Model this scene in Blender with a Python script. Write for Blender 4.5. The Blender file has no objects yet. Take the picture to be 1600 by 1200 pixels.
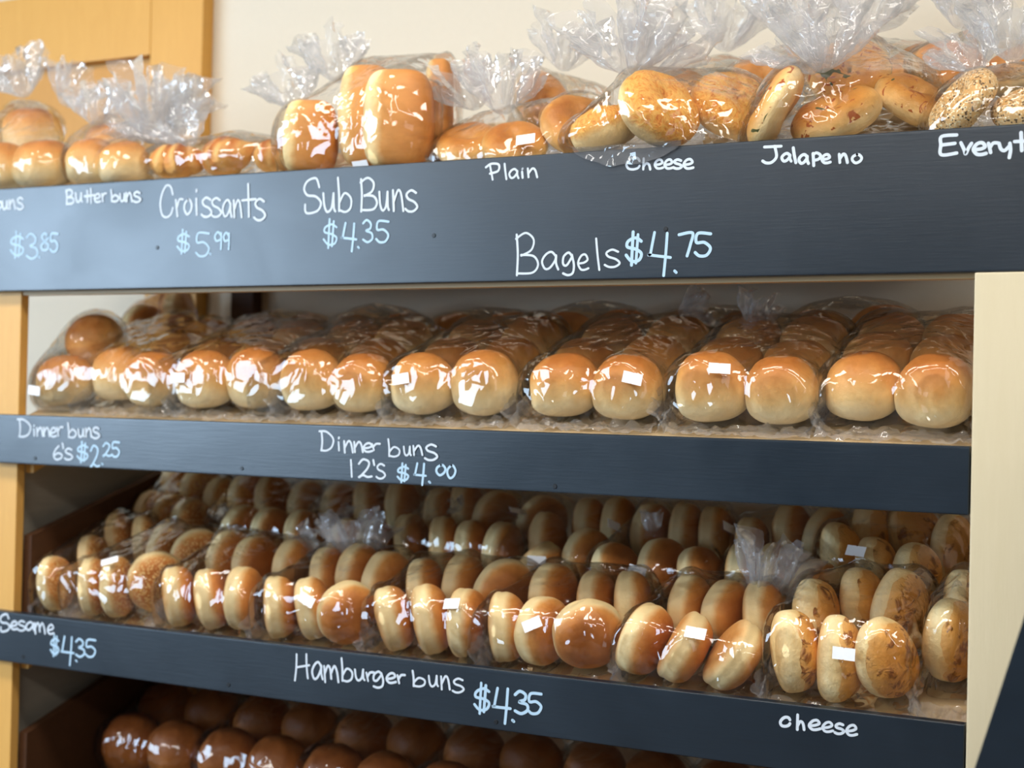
import bpy, bmesh, math, random
import numpy as np
from mathutils import Vector, Matrix, noise
from mathutils.bvhtree import BVHTree

random.seed(7)
rng = np.random.default_rng(7)
S = bpy.context.scene
COL = S.collection
PI = math.pi

# ------------------------------------------------------------------ camera
CZ = 1.35                                   # eye height above the floor
CAM = Vector((0.0, -1.8639, CZ))
YAW, PITCH, ROLL = 0.46528, 0.009585, 0.021415
FPX = 2222.2
Fv = Vector((-math.sin(YAW) * math.cos(PITCH), math.cos(YAW) * math.cos(PITCH), math.sin(PITCH)))
R0 = Vector((math.cos(YAW), math.sin(YAW), 0))
U0 = R0.cross(Fv)
Rv = R0 * math.cos(ROLL) + U0 * math.sin(ROLL)
Uv = -R0 * math.sin(ROLL) + U0 * math.cos(ROLL)
cd = bpy.data.cameras.new('camera')
cam = bpy.data.objects.new('camera', cd)
COL.objects.link(cam)
cam.matrix_world = Matrix(((Rv.x, Uv.x, -Fv.x, CAM.x), (Rv.y, Uv.y, -Fv.y, CAM.y), (Rv.z, Uv.z, -Fv.z, CAM.z), (0, 0, 0, 1)))
cd.sensor_width = 36.0
cd.lens = 50.0
cd.clip_start = 0.05
cd.dof.use_dof = True
cd.dof.focus_distance = 1.95
cd.dof.aperture_fstop = 3.0
S.camera = cam

# ------------------------------------------------------------------ world, lamps, exposure
S.view_settings.view_transform = 'Standard'
S.view_settings.look = 'None'
S.view_settings.gamma = 1.0
S.view_settings.use_curve_mapping = False
S.view_settings.exposure = -0.32
S.cycles.transparent_max_bounces = 40
S.cycles.max_bounces = 6
S.cycles.diffuse_bounces = 3
S.cycles.glossy_bounces = 2
S.cycles.use_adaptive_sampling = True
S.cycles.adaptive_threshold = .05
S.cycles.use_denoising = True
S.cycles.sample_clamp_indirect = 6.0
W = bpy.data.worlds.new('room_light')
S.world = W
W.use_nodes = True
# the shop around the rack: pale ceiling above, dimmer shop floor below
_t = W.node_tree
_bg = _t.nodes['Background']
_tc = _t.nodes.new('ShaderNodeTexCoord')
_sp = _t.nodes.new('ShaderNodeSeparateXYZ')
_mr = _t.nodes.new('ShaderNodeMapRange')
_mr.inputs[1].default_value, _mr.inputs[2].default_value = -1, 1
_rp = _t.nodes.new('ShaderNodeValToRGB')
_e = _rp.color_ramp.elements
_e[0].position, _e[0].color = .40, (.05, .045, .04, 1)
_e[1].position, _e[1].color = 1.0, (.85, .82, .76, 1)
_q = _e.new(.56)
_q.color = (.17, .17, .165, 1)
_t.links.new(_tc.outputs['Generated'], _sp.inputs[0])
_t.links.new(_sp.outputs['Z'], _mr.inputs[0])
_t.links.new(_mr.outputs[0], _rp.inputs[0])
_t.links.new(_rp.outputs[0], _bg.inputs[0])
_bg.inputs[1].default_value = 0.55


def area_light(name, loc, target, sx, sy, power, col):
    l = bpy.data.lights.new(name, 'AREA')
    l.shape = 'RECTANGLE'
    l.size, l.size_y, l.energy, l.color = sx, sy, power, col
    o = bpy.data.objects.new(name, l)
    COL.objects.link(o)
    o.location = loc
    o.rotation_euler = (Vector(target) - Vector(loc)).to_track_quat('-Z', 'Y').to_euler()
    return o


area_light('shop_window_light', (-4.6, -3.2, 1.9), (-0.9, 0, 1.2), 2.4, 1.7, 235, (0.58, 0.78, 1.0))
area_light('front_window_light', (1.7, -4.4, 1.95), (-0.7, 0, 1.2), 2.4, 1.5, 22, (0.86, 0.93, 1.0))
for lx, ly in ((-2.2, -0.95), (-0.9, -1.0), (0.4, -1.0)):
    area_light('ceiling_lamp', (lx, ly, 2.75), (lx, ly + 0.35, 0), 0.9, 0.35, 22, (1.0, 0.95, 0.87))
for lx in (-3.0, -1.8, -0.6, 0.6, 1.8):
    area_light('added_highlight_light', (lx, -3.2, 2.75), (lx, -2.2, 0.9), 1.1, 0.24, 15, (1.0, 0.97, 0.92))  # added strip lights, put in for bright highlights on the bag film

# ------------------------------------------------------------------ geometry helpers


def ray(px, py):
    return Fv + Rv * ((px - 800) / FPX) - Uv * ((py - 600) / FPX)


def atY(px, py, Y):
    d = ray(px, py)
    return CAM + d * ((Y - CAM.y) / d.y)


ZR = lambda z: CZ + z
TOP_T, TOP_B, MID_T, MID_B, LOW_T, LOW_B = ZR(.3552), ZR(.1709), ZR(-.0492), ZR(-.1360), ZR(-.3999), ZR(-.4881)
TILT = math.radians(22)
BT = 0.019                                   # board thickness
SHELF_Z = {'top': TOP_T - .030, 'mid': MID_T - .018, 'low': LOW_T - .044, 'bot': LOW_T - .42}
DV = Vector((0, math.cos(TILT), math.sin(TILT)))
NV = Vector((0, -math.sin(TILT), math.cos(TILT)))
XV = Vector((1, 0, 0))
BASIS = Matrix((XV, DV, NV)).transposed()    # shelf-local -> world


def on_shelf(sh, px, py, h, ymin=None):
    o = Vector((0, 0, SHELF_Z[sh])) + NV * h
    d = ray(px, py)
    t = (o - CAM).dot(NV) / d.dot(NV)
    P = CAM + d * t
    if ymin is not None and P.y < ymin:
        P = atY(px, py, ymin)
        P = P + Vector((0, 0, (o - P).dot(NV) / NV.z))
    return P


def shelf_pt(sh, x, s, h):
    return Vector((x, 0, SHELF_Z[sh])) + DV * s + NV * h


def link(name, me, mat=None, parent=None, loc=None):
    o = bpy.data.objects.new(name, me)
    COL.objects.link(o)
    if mat is not None:
        if not me.materials:
            me.materials.append(mat)
    if parent is not None:
        o.parent = parent
    if loc is not None:
        o.location = loc
    return o


def tag(o, label=None, cat=None, group=None, kind=None):
    for k, v in (('label', label), ('category', cat), ('group', group), ('kind', kind)):
        if v:
            o[k] = v
    return o


def mesh_from(name, verts, faces, smooth=True):
    me = bpy.data.meshes.new(name)
    me.from_pydata([tuple(v) for v in verts], [], faces)
    me.update()
    if smooth:
        me.polygons.foreach_set('use_smooth', [True] * len(me.polygons))
    return me


def box_mesh(name, x0, x1, y0, y1, z0, z1, bevel=.0015, seg=2, cuts=0):
    bm = bmesh.new()
    bmesh.ops.create_cube(bm, size=1)
    for v in bm.verts:
        v.co = Vector((x0 + (v.co.x + .5) * (x1 - x0), y0 + (v.co.y + .5) * (y1 - y0), z0 + (v.co.z + .5) * (z1 - z0)))
    if bevel:
        bmesh.ops.bevel(bm, geom=bm.edges[:], offset=bevel, segments=seg, affect='EDGES', profile=.7)
    me = bpy.data.meshes.new(name)
    bm.to_mesh(me)
    bm.free()
    return me


# ------------------------------------------------------------------ materials
def srgb(r, g, b):
    f = lambda c: (c / 255 / 12.92) if c / 255 <= .04045 else ((c / 255 + .055) / 1.055) ** 2.4
    return (f(r), f(g), f(b), 1)


class NT:
    def __init__(self, name):
        self.m = bpy.data.materials.new(name)
        self.m.use_nodes = True
        self.t = self.m.node_tree
        self.t.nodes.clear()
        self.out = self.n('ShaderNodeOutputMaterial')

    def n(self, typ, **kw):
        x = self.t.nodes.new(typ)
        for k, v in kw.items():
            if k.startswith('i_'):
                key = k[2:]
                key = int(key) if key.isdigit() else key.replace('_', ' ')
                x.inputs[key].default_value = v
            else:
                setattr(x, k, v)
        return x

    def l(self, a, b):
        self.t.links.new(a, b)

    def ramp(self, fac, stops, interp='LINEAR'):
        r = self.n('ShaderNodeValToRGB')
        r.color_ramp.interpolation = interp
        e = r.color_ramp.elements
        while len(e) > 1:
            e.remove(e[-1])
        e[0].position, e[0].color = stops[0]
        for p, c in stops[1:]:
            q = e.new(p)
            q.color = c
        self.l(fac, r.inputs[0])
        return r.outputs[0]

    def math(self, op, a, b=None, c=None):
        x = self.n('ShaderNodeMath', operation=op)
        for i, v in enumerate((a, b, c)):
            if v is None:
                continue
            if isinstance(v, (int, float)):
                x.inputs[i].default_value = v
            else:
                self.l(v, x.inputs[i])
        return x.outputs[0]

    def mix(self, fac, a, b, blend='MIX'):
        x = self.n('ShaderNodeMix', data_type='RGBA', blend_type=blend)
        for i, v in ((0, fac), (6, a), (7, b)):
            if isinstance(v, (int, float, tuple)):
                x.inputs[i].default_value = v
            else:
                self.l(v, x.inputs[i])
        return x.outputs[2]

    def obj_coord(self, jitter=True):
        tc = self.n('ShaderNodeTexCoord')
        if not jitter:
            return tc.outputs['Object']
        oi = self.n('ShaderNodeObjectInfo')
        v = self.n('ShaderNodeVectorMath', operation='SCALE')
        v.inputs[0].default_value = (3.1, 5.7, 2.3)
        self.l(oi.outputs['Random'], v.inputs[3])
        a = self.n('ShaderNodeVectorMath', operation='ADD')
        self.l(tc.outputs['Object'], a.inputs[0])
        self.l(v.outputs[0], a.inputs[1])
        self.rand = oi.outputs['Random']
        return a.outputs[0]

    def noise(self, vec, scale, detail=3, rough=.55, dist=0.0):
        x = self.n('ShaderNodeTexNoise')
        x.inputs['Scale'].default_value = scale
        x.inputs['Detail'].default_value = detail
        x.inputs['Roughness'].default_value = rough
        x.inputs['Distortion'].default_value = dist
        self.l(vec, x.inputs['Vector'])
        return x.outputs['Fac']

    def done(self, shader):
        self.l(shader, self.out.inputs['Surface'])
        return self.m


def bread_mat(name, stops, zlo, zhi, rough=.5, bump=.25, extra=None, axis='Z', sat=1.0):
    """crust colour by height through the loaf (baked darker on top), broken up by noise"""
    t = NT(name)
    co = t.obj_coord()
    raw = t.n('ShaderNodeTexCoord').outputs['Object']
    sep = t.n('ShaderNodeSeparateXYZ')
    t.l(raw, sep.inputs[0])
    mr = t.n('ShaderNodeMapRange')
    mr.inputs[1].default_value, mr.inputs[2].default_value = zlo, zhi
    t.l(sep.outputs[axis], mr.inputs[0])
    n1 = t.noise(co, 26, 4, .6)
    n2 = t.noise(co, 120, 3, .6)
    f = t.math('ADD', mr.outputs[0], t.math('MULTIPLY', t.math('SUBTRACT', n1, .5), .34))
    f = t.math('ADD', f, t.math('MULTIPLY', t.math('SUBTRACT', t.rand, .5), .10))
    col = t.ramp(f, stops)
    hs = t.n('ShaderNodeHueSaturation')
    t.l(col, hs.inputs['Color'])
    t.l(t.math('ADD', t.math('MULTIPLY', n2, .22), .98), hs.inputs['Value'])
    hs.inputs['Saturation'].default_value = sat
    col = hs.outputs[0]
    b = t.n('ShaderNodeBsdfPrincipled')
    hgt = t.math('ADD', n2, t.math('MULTIPLY', n1, .8))
    if extra:
        col, hgt = extra(t, co, raw, f, col, hgt)
    t.l(col, b.inputs['Base Color'])
    b.inputs['Roughness'].default_value = rough
    b.inputs['Specular IOR Level'].default_value = .35
    b.inputs['Subsurface Weight'].default_value = 0.0
    bp = t.n('ShaderNodeBump')
    bp.inputs['Strength'].default_value = bump
    bp.inputs['Distance'].default_value = .004
    t.l(hgt, bp.inputs['Height'])
    t.l(bp.outputs[0], b.inputs['Normal'])
    return t.done(b.outputs[0])


DINNER = bread_mat('dinner_bun_crust', [(0, srgb(240, 224, 184)), (.34, srgb(238, 212, 160)), (.50, srgb(236, 196, 132)), (.74, srgb(216, 154, 82)), (1, srgb(188, 116, 52))], 0, .090)

ROLL = bread_mat('shade_darkened_roll_crust', [(0, srgb(196, 130, 66)), (.5, srgb(170, 102, 44)), (1, srgb(128, 70, 28))], 0, .090)  # crust colour darkened to stand in for the shade on the bottom shelf


def band(t, co, raw, f, col, hgt):
    # the pale, un-crusted line around a bun where dome and base meet
    sep = t.n('ShaderNodeSeparateXYZ')
    t.l(raw, sep.inputs[0])
    w = t.noise(co, 34, 3, .6)
    z = t.math('ABSOLUTE', t.math('SUBTRACT', sep.outputs['Z'], t.math('MULTIPLY', t.math('SUBTRACT', w, .5), .012)))
    m = t.n('ShaderNodeMapRange')
    m.inputs[1].default_value, m.inputs[2].default_value, m.inputs[3].default_value, m.inputs[4].default_value = .006, .017, 1, 0
    t.l(z, m.inputs[0])
    return t.mix(t.math('MULTIPLY', m.outputs[0], .95), col, srgb(244, 220, 166)), hgt


HAMB_STOPS = [(0, srgb(206, 144, 78)), (.30, srgb(224, 172, 104)), (.45, srgb(236, 200, 138)), (.62, srgb(214, 152, 82)), (.85, srgb(194, 122, 56)), (1, srgb(168, 98, 40))]
HAMB = bread_mat('hamburger_bun_crust', HAMB_STOPS, -.020, .032, extra=band)


def seeds(t, co, raw, f, col, hgt):
    col, hgt = band(t, co, raw, f, col, hgt)
    v = t.n('ShaderNodeTexVoronoi')
    v.inputs['Scale'].default_value = 260
    t.l(co, v.inputs['Vector'])
    sep = t.n('ShaderNodeSeparateXYZ')
    t.l(raw, sep.inputs[0])
    m = t.math('MULTIPLY', t.math('LESS_THAN', v.outputs['Distance'], .42), t.math('GREATER_THAN', sep.outputs['Z'], .010))
    return t.mix(m, col, srgb(228, 188, 122)), t.math('ADD', hgt, t.math('MULTIPLY', m, 1.6))


SESAME = bread_mat('sesame_bun_crust', HAMB_STOPS, -.020, .032, extra=seeds, bump=.5)


def cheesy(t, co, raw, f, col, hgt):
    n = t.noise(co, 48, 3, .6, .5)
    n3 = t.noise(co, 24, 2, .5, .6)
    sep = t.n('ShaderNodeSeparateXYZ')
    t.l(raw, sep.inputs[0])
    up = t.math('GREATER_THAN', t.math('ADD', sep.outputs['Z'], t.math('MULTIPLY', t.math('SUBTRACT', n3, .5), .03)), .012)
    fl = t.n('ShaderNodeMapRange')
    fl.inputs[1].default_value, fl.inputs[2].default_value = .55, .66
    t.l(n, fl.inputs[0])
    dark = t.math('MULTIPLY', fl.outputs[0], up)
    col = t.mix(t.math('MULTIPLY', up, .6), col, srgb(232, 160, 66))
    return t.mix(t.math('MULTIPLY', dark, .85), col, srgb(146, 80, 34)), t.math('ADD', hgt, t.math('MULTIPLY', dark, 1.2))


CHEESE_STOPS = [(0, srgb(234, 190, 124)), (.3, srgb(250, 228, 176)), (.5, srgb(248, 220, 160)), (.75, srgb(234, 176, 98)), (1, srgb(216, 142, 66))]
CHEESE = bread_mat('cheese_bun_crust', CHEESE_STOPS, -.020, .034, extra=cheesy, bump=.6)


def bagel_cheese(t, co, raw, f, col, hgt):
    n = t.noise(co, 75, 5, .7, 2.0)
    n3 = t.noise(co, 30, 2, .5, .6)
    sep = t.n('ShaderNodeSeparateXYZ')
    t.l(raw, sep.inputs[0])
    m = t.n('ShaderNodeMapRange')
    m.inputs[1].default_value, m.inputs[2].default_value = -.004, .012
    t.l(t.math('ADD', sep.outputs['Z'], t.math('MULTIPLY', t.math('SUBTRACT', n3, .5), .03)), m.inputs[0])
    cc = t.ramp(n, [(.30, srgb(206, 112, 44)), (.42, srgb(244, 164, 72)), (.6, srgb(255, 204, 110)), (.75, srgb(228, 140, 60))])
    return t.mix(m.outputs[0], col, cc), t.math('ADD', hgt, t.math('MULTIPLY', t.math('MULTIPLY', n, 1.8), m.outputs[0]))


BAGEL_STOPS = [(0, srgb(240, 212, 158)), (.4, srgb(242, 212, 154)), (.6, srgb(226, 178, 108)), (.85, srgb(206, 142, 66)), (1, srgb(186, 116, 46))]
BAGEL = bread_mat('plain_bagel_crust', BAGEL_STOPS, -.024, .026, rough=.4)
BAGEL_CHEESE = bread_mat('cheese_bagel_crust', BAGEL_STOPS, -.024, .030, rough=.45, extra=bagel_cheese, bump=.5)


def jalap(t, co, raw, f, col, hgt):
    n = t.noise(co, 42, 4, .6, 1.0)
    g = t.noise(co, 22, 2, .5, .4)
    sep = t.n('ShaderNodeSeparateXYZ')
    t.l(raw, sep.inputs[0])
    up = t.math('GREATER_THAN', sep.outputs['Z'], .002)
    m = t.math('MULTIPLY', t.math('GREATER_THAN', n, .60), up)
    gm = t.math('MULTIPLY', t.math('GREATER_THAN', g, .66), up)
    col = t.mix(m, col, srgb(176, 92, 36))
    return t.mix(gm, col, srgb(84, 84, 38)), t.math('ADD', hgt, t.math('MULTIPLY', m, 1.0))


BAGEL_JAL = bread_mat('jalapeno_bagel_crust', BAGEL_STOPS, -.024, .028, rough=.42, extra=jalap, bump=.4)


def every(t, co, raw, f, col, hgt):
    v = t.n('ShaderNodeTexVoronoi')
    v.inputs['Scale'].default_value = 300
    t.l(co, v.inputs['Vector'])
    sepc = t.n('ShaderNodeSeparateColor')
    t.l(v.outputs['Color'], sepc.inputs[0])
    m = t.math('LESS_THAN', v.outputs['Distance'], .50)
    dark = t.math('MULTIPLY', m, t.math('GREATER_THAN', sepc.outputs[0], .72))
    pale = t.math('MULTIPLY', m, t.math('LESS_THAN', sepc.outputs[0], .40))
    col = t.mix(dark, t.mix(pale, col, srgb(244, 226, 184)), srgb(92, 68, 46))
    return col, t.math('ADD', hgt, t.math('MULTIPLY', m, 1.6))


BAGEL_EVERY = bread_mat('everything_bagel_crust', [(0, srgb(236, 206, 150)), (1, srgb(206, 156, 92))], -.024, .028, rough=.6, extra=every, bump=.6)
SUB = bread_mat('sub_bun_crust', [(0, srgb(244, 222, 168)), (.22, srgb(240, 208, 146)), (.34, srgb(222, 160, 88)), (.8, srgb(214, 144, 72)), (1, srgb(206, 132, 60))], -.033, .033, axis='X', bump=.12)


def flaky(t, co, raw, f, col, hgt):
    w = t.n('ShaderNodeTexWave')
    w.inputs['Scale'].default_value = 9
    w.inputs['Distortion'].default_value = 7.0
    w.inputs['Detail'].default_value = 2
    t.l(co, w.inputs['Vector'])
    return t.mix(t.math('MULTIPLY', w.outputs['Fac'], .55), col, srgb(240, 196, 120)), t.math('ADD', hgt, w.outputs['Fac'])


CROISSANT = bread_mat('croissant_crust', [(0, srgb(234, 192, 124)), (.5, srgb(212, 142, 66)), (1, srgb(170, 92, 34))], -.03, .035, extra=flaky, bump=.5)


def film_mat(name, haze, gloss, bump_s, seed):
    t = NT(name)
    co = t.obj_coord()
    wob = t.n('ShaderNodeTexNoise')
    wob.inputs['Scale'].default_value = 9
    t.l(co, wob.inputs['Vector'])
    vs_ = t.n('ShaderNodeVectorMath', operation='SCALE')
    t.l(wob.outputs['Color'], vs_.inputs[0])
    vs_.inputs[3].default_value = .10
    va = t.n('ShaderNodeVectorMath', operation='ADD')
    t.l(co, va.inputs[0])
    t.l(vs_.outputs[0], va.inputs[1])

    def creases(scale, rot, stretch):
        mp = t.n('ShaderNodeMapping')
        mp.inputs['Rotation'].default_value = rot
        mp.inputs['Scale'].default_value = stretch
        t.l(va.outputs[0], mp.inputs[0])
        v = t.n('ShaderNodeTexVoronoi', feature='F1')
        v.inputs['Scale'].default_value = scale
        t.l(mp.outputs[0], v.inputs['Vector'])
        return v.outputs['Distance']
    c1 = creases(25, (.4, .9 + seed, .3), (1, 1, .16))
    c2 = creases(44, (1.2, .3 - seed, 1.0), (1, .2, 1))
    h = t.math('ADD', c1, t.math('MULTIPLY', c2, .65))
    bp = t.n('ShaderNodeBump')
    bp.inputs['Strength'].default_value = bump_s
    bp.inputs['Distance'].default_value = .007
    t.l(h, bp.inputs['Height'])
    fr = t.n('ShaderNodeFresnel')
    fr.inputs[0].default_value = 1.55
    t.l(bp.outputs[0], fr.inputs['Normal'])
    tr = t.n('ShaderNodeBsdfTransparent')
    tr.inputs[0].default_value = (.985, .985, .985, 1)
    gl = t.n('ShaderNodeBsdfGlossy')
    gl.inputs['Roughness'].default_value = .05
    gl.inputs[0].default_value = (1, 1, 1, 1)
    t.l(bp.outputs[0], gl.inputs['Normal'])
    df = t.n('ShaderNodeBsdfDiffuse')
    df.inputs[0].default_value = (.9, .9, .92, 1)
    tl = t.n('ShaderNodeBsdfTranslucent')
    tl.inputs[0].default_value = (.9, .9, .92, 1)
    ms0 = t.n('ShaderNodeMixShader')
    t.l(df.outputs[0], ms0.inputs[1])
    t.l(tl.outputs[0], ms0.inputs[2])
    ms1 = t.n('ShaderNodeMixShader')
    ms1.inputs[0].default_value = haze
    t.l(tr.outputs[0], ms1.inputs[1])
    t.l(ms0.outputs[0], ms1.inputs[2])
    ms2 = t.n('ShaderNodeMixShader')
    t.l(t.math('MINIMUM', t.math('MULTIPLY', fr.outputs[0], gloss), .6), ms2.inputs[0])
    t.l(ms1.outputs[0], ms2.inputs[1])
    t.l(gl.outputs[0], ms2.inputs[2])
    return t.done(ms2.outputs[0])


FILM = film_mat('clear_film', .005, 1.1, .65, 0)
FILM_NECK = film_mat('gathered_film', .24, .45, .5, .7)
FILM_HEM = film_mat('film_hem', .20, 1.2, .7, 1.3)


def wood_mat(name, c1, c2, scale=(1, 1, 1), rough=.45, spec=.3):
    t = NT(name)
    co = t.obj_coord(False)
    mp = t.n('ShaderNodeMapping')
    mp.inputs['Scale'].default_value = scale
    t.l(co, mp.inputs[0])
    n = t.noise(mp.outputs[0], 9, 5, .6, 1.2)
    n2 = t.noise(mp.outputs[0], 60, 3, .6, .3)
    col = t.mix(t.math('ADD', t.math('MULTIPLY', n, .7), t.math('MULTIPLY', n2, .3)), c1, c2)
    b = t.n('ShaderNodeBsdfPrincipled')
    t.l(col, b.inputs['Base Color'])
    b.inputs['Roughness'].default_value = rough
    b.inputs['Specular IOR Level'].default_value = spec
    bp = t.n('ShaderNodeBump')
    bp.inputs['Strength'].default_value = .15
    bp.inputs['Distance'].default_value = .002
    t.l(n2, bp.inputs['Height'])
    t.l(bp.outputs[0], b.inputs['Normal'])
    return t.done(b.outputs[0])


PINE = wood_mat('pine_post', srgb(206, 152, 74), srgb(222, 172, 94), (6, 6, .7))
PALE_PINE = wood_mat('pale_pine', srgb(208, 193, 158), srgb(217, 203, 172), (6, 6, .5), .5)
PLY = wood_mat('shelf_plywood', srgb(190, 162, 122), srgb(206, 180, 140), (.7, 5, 5))
DARKWOOD = wood_mat('dark_and_shade_wood', srgb(58, 34, 18), srgb(84, 52, 28), (1, 6, 6), .6)
GREYWOOD = wood_mat('grey_end_panel', srgb(132, 124, 110), srgb(156, 147, 132), (2, .6, 8), .7)
FRAMEWOOD = wood_mat('frame_wood', srgb(204, 148, 66), srgb(222, 168, 84), (6, 6, .7))


def paint_mat(name, c):
    t = NT(name)
    co = t.obj_coord(False)
    mp = t.n('ShaderNodeMapping')
    mp.inputs['Scale'].default_value = (.6, 1, 9)
    t.l(co, mp.inputs[0])
    g = t.noise(mp.outputs[0], 30, 4, .6, .4)
    s = t.noise(co, 5, 3, .6, .6)
    f = t.math('ADD', t.math('MULTIPLY', g, .5), t.math('MULTIPLY', s, .5))
    col = t.ramp(f, [(.3, tuple(x * .82 for x in c[:3]) + (1,)), (.7, tuple(min(1, x * 1.2) for x in c[:3]) + (1,))])
    b = t.n('ShaderNodeBsdfPrincipled')
    t.l(col, b.inputs['Base Color'])
    t.l(t.math('ADD', t.math('MULTIPLY', s, .16), .26), b.inputs['Roughness'])
    b.inputs['Specular IOR Level'].default_value = .7
    bp = t.n('ShaderNodeBump')
    bp.inputs['Strength'].default_value = .09
    bp.inputs['Distance'].default_value = .0015
    t.l(g, bp.inputs['Height'])
    t.l(bp.outputs[0], b.inputs['Normal'])
    return t.done(b.outputs[0])


NAVY = paint_mat('navy_board_paint', srgb(13, 28, 40))


def flat_mat(name, c, rough=.6, spec=.3, metal=0.0):
    t = NT(name)
    co = t.obj_coord(False)
    n = t.noise(co, 90, 3)
    b = t.n('ShaderNodeBsdfPrincipled')
    t.l(t.mix(t.math('MULTIPLY', n, .16), c, tuple(x * .7 for x in c[:3]) + (1,)), b.inputs['Base Color'])
    b.inputs['Roughness'].default_value = rough
    b.inputs['Specular IOR Level'].default_value = spec
    b.inputs['Metallic'].default_value = metal
    return t.done(b.outputs[0])


CHALK_W = flat_mat('white_marker', srgb(206, 215, 224))
CHALK_B = flat_mat('pale_blue_marker', srgb(178, 206, 226))
LABEL = flat_mat('white_label_paper', srgb(244, 244, 246))
SCREW = flat_mat('dark_screw', srgb(16, 18, 22), .4, .5)
WALLP = flat_mat('cream_wall_paint', srgb(217, 206, 187), .8, .2)
FLOORM = flat_mat('grey_floor', srgb(120, 108, 96), .6)

# ------------------------------------------------------------------ the setting
WY = .50
me = box_mesh('wall_back', -6.0, 3.0, WY, WY + .1, 0, 3.0, 0)
tag(link('wall_back', me, WALLP), kind='structure')
me = box_mesh('floor', -6.0, 3.0, -6.0, WY + .1, -.05, 0, 0)
tag(link('floor', me, FLOORM), kind='structure')
# the wooden door casing on the back wall, behind the left of the rack
a, b = atY(237, 85, WY - .03), atY(318, 85, WY - .03)
tag(link('trim_1', box_mesh('trim_1', a.x, b.x, WY - .035, WY, .02, 2.25, .003), FRAMEWOOD), kind='structure')
zb = atY(150, 96, WY - .03).z
tag(link('trim_2', box_mesh('trim_2', a.x - 1.4, a.x - .001, WY - .035, WY, zb, zb + .16, .003), FRAMEWOOD), kind='structure')
tag(link('trim_4', box_mesh('trim_4', a.x - 1.3, a.x - .002, WY - .012, WY - .001, ZR(.40), zb - .001, .002), wood_mat('panel_wood', srgb(190, 132, 56), srgb(206, 150, 70), (6, 6, .6))), kind='structure')
c0 = atY(365, 480, WY - .02).x
c1 = atY(400, 480, WY - .02).x
tag(link('trim_3', box_mesh('trim_3', c0, c1, WY - .03, WY, .02, ZR(.24), .003), DARKWOOD), kind='structure')

# ------------------------------------------------------------------ the rack
rack = bpy.data.objects.new('bread_rack', None)
COL.objects.link(rack)
rack.location = (-1.1, .2, 0)
tag(rack, 'wooden bakery rack with sloping shelves and navy handwritten price boards', 'display rack')


def rp(name, me, mat, parent=None):
    o = link(name, me, mat)
    o.parent = parent or rack
    o.matrix_parent_inverse = Matrix.Translation(-Vector(rack.location)) if parent is None else Matrix.Identity(4)
    return o


XL = -1.935
XR = -.2857
# left post (front), right plank, rear posts
rp('post', box_mesh('post', XL - .060, XL, BT + .001, BT + .020, .02, TOP_B + .05, .002), PINE)
rp('post', box_mesh('post', XR, XR + .14, -.001, BT + .016, .02, TOP_B - .0005, .0025), PALE_PINE)
rp('post', box_mesh('post', XL - .045, XL - .005, .44, .48, .02, TOP_T + .1, .002), DARKWOOD)
rp('post', box_mesh('post', XR + .005, XR + .045, .44, .48, .02, TOP_T + .1, .002), DARKWOOD)


def board(x0, x1, z0, z1, label):
    o = rp('fascia_board', box_mesh('fascia_board', x0, x1, 0, BT, z0, z1, .003, 3), NAVY)
    o['label'] = label
    return o


top_board = board(-2.28, -.02, TOP_B, TOP_T, 'wide navy price board along the top shelf')
mid_board = board(XL - .052, XR - .002, MID_B, MID_T, 'narrow navy board reading Dinner buns')
low_board = board(XL - .055, XR - .002, LOW_B, LOW_T, 'narrow navy board reading Sesame and Hamburger buns')
bot_board = board(XL - .055, XR - .002, LOW_B - .36, LOW_T - .36, 'lowest navy board')


def shelf_plank(sh, s1=.45):
    me = box_mesh('shelf', XL, XR, 0, s1, -.012, 0, .001)
    me.transform(Matrix.Translation((0, BT + .0005, SHELF_Z[sh] + BT * math.tan(TILT))) @ Matrix.Rotation(TILT, 4, 'X'))
    return rp('shelf', me, DARKWOOD if sh == 'bot' else PLY)  # bottom plank takes the dark wood colour in place of real shade


for sh in ('top', 'mid', 'low', 'bot'):
    shelf_plank(sh)
# battens under the front edge of each shelf, side rails along the shelf ends
rp('batten', box_mesh('batten', XL, XR + .002, BT + .004, BT + .024, TOP_B - .006, TOP_B + .02, .001), PLY)
rp('batten', box_mesh('batten', XL, XR, BT + .004, BT + .024, MID_B + .004, MID_B + .03, .001), DARKWOOD)
rp('batten', box_mesh('batten', XL, XR, BT + .004, BT + .024, LOW_B + .004, LOW_B + .03, .001), DARKWOOD)


def side_rail(x, za, zb2, hgt, mat):
    """board along the shelf end: top edge rises from za at the front to zb2 at the back"""
    v = []
    for xx in (x - .009, x + .009):
        v += [(xx, BT + .022, za - hgt), (xx, .43, zb2 - hgt), (xx, .43, zb2), (xx, BT + .022, za)]
    f = [(0, 1, 2, 3), (7, 6, 5, 4), (0, 4, 5, 1), (1, 5, 6, 2), (2, 6, 7, 3), (3, 7, 4, 0)]
    return rp('side_rail', mesh_from('side_rail', v, f, False), mat)


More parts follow.
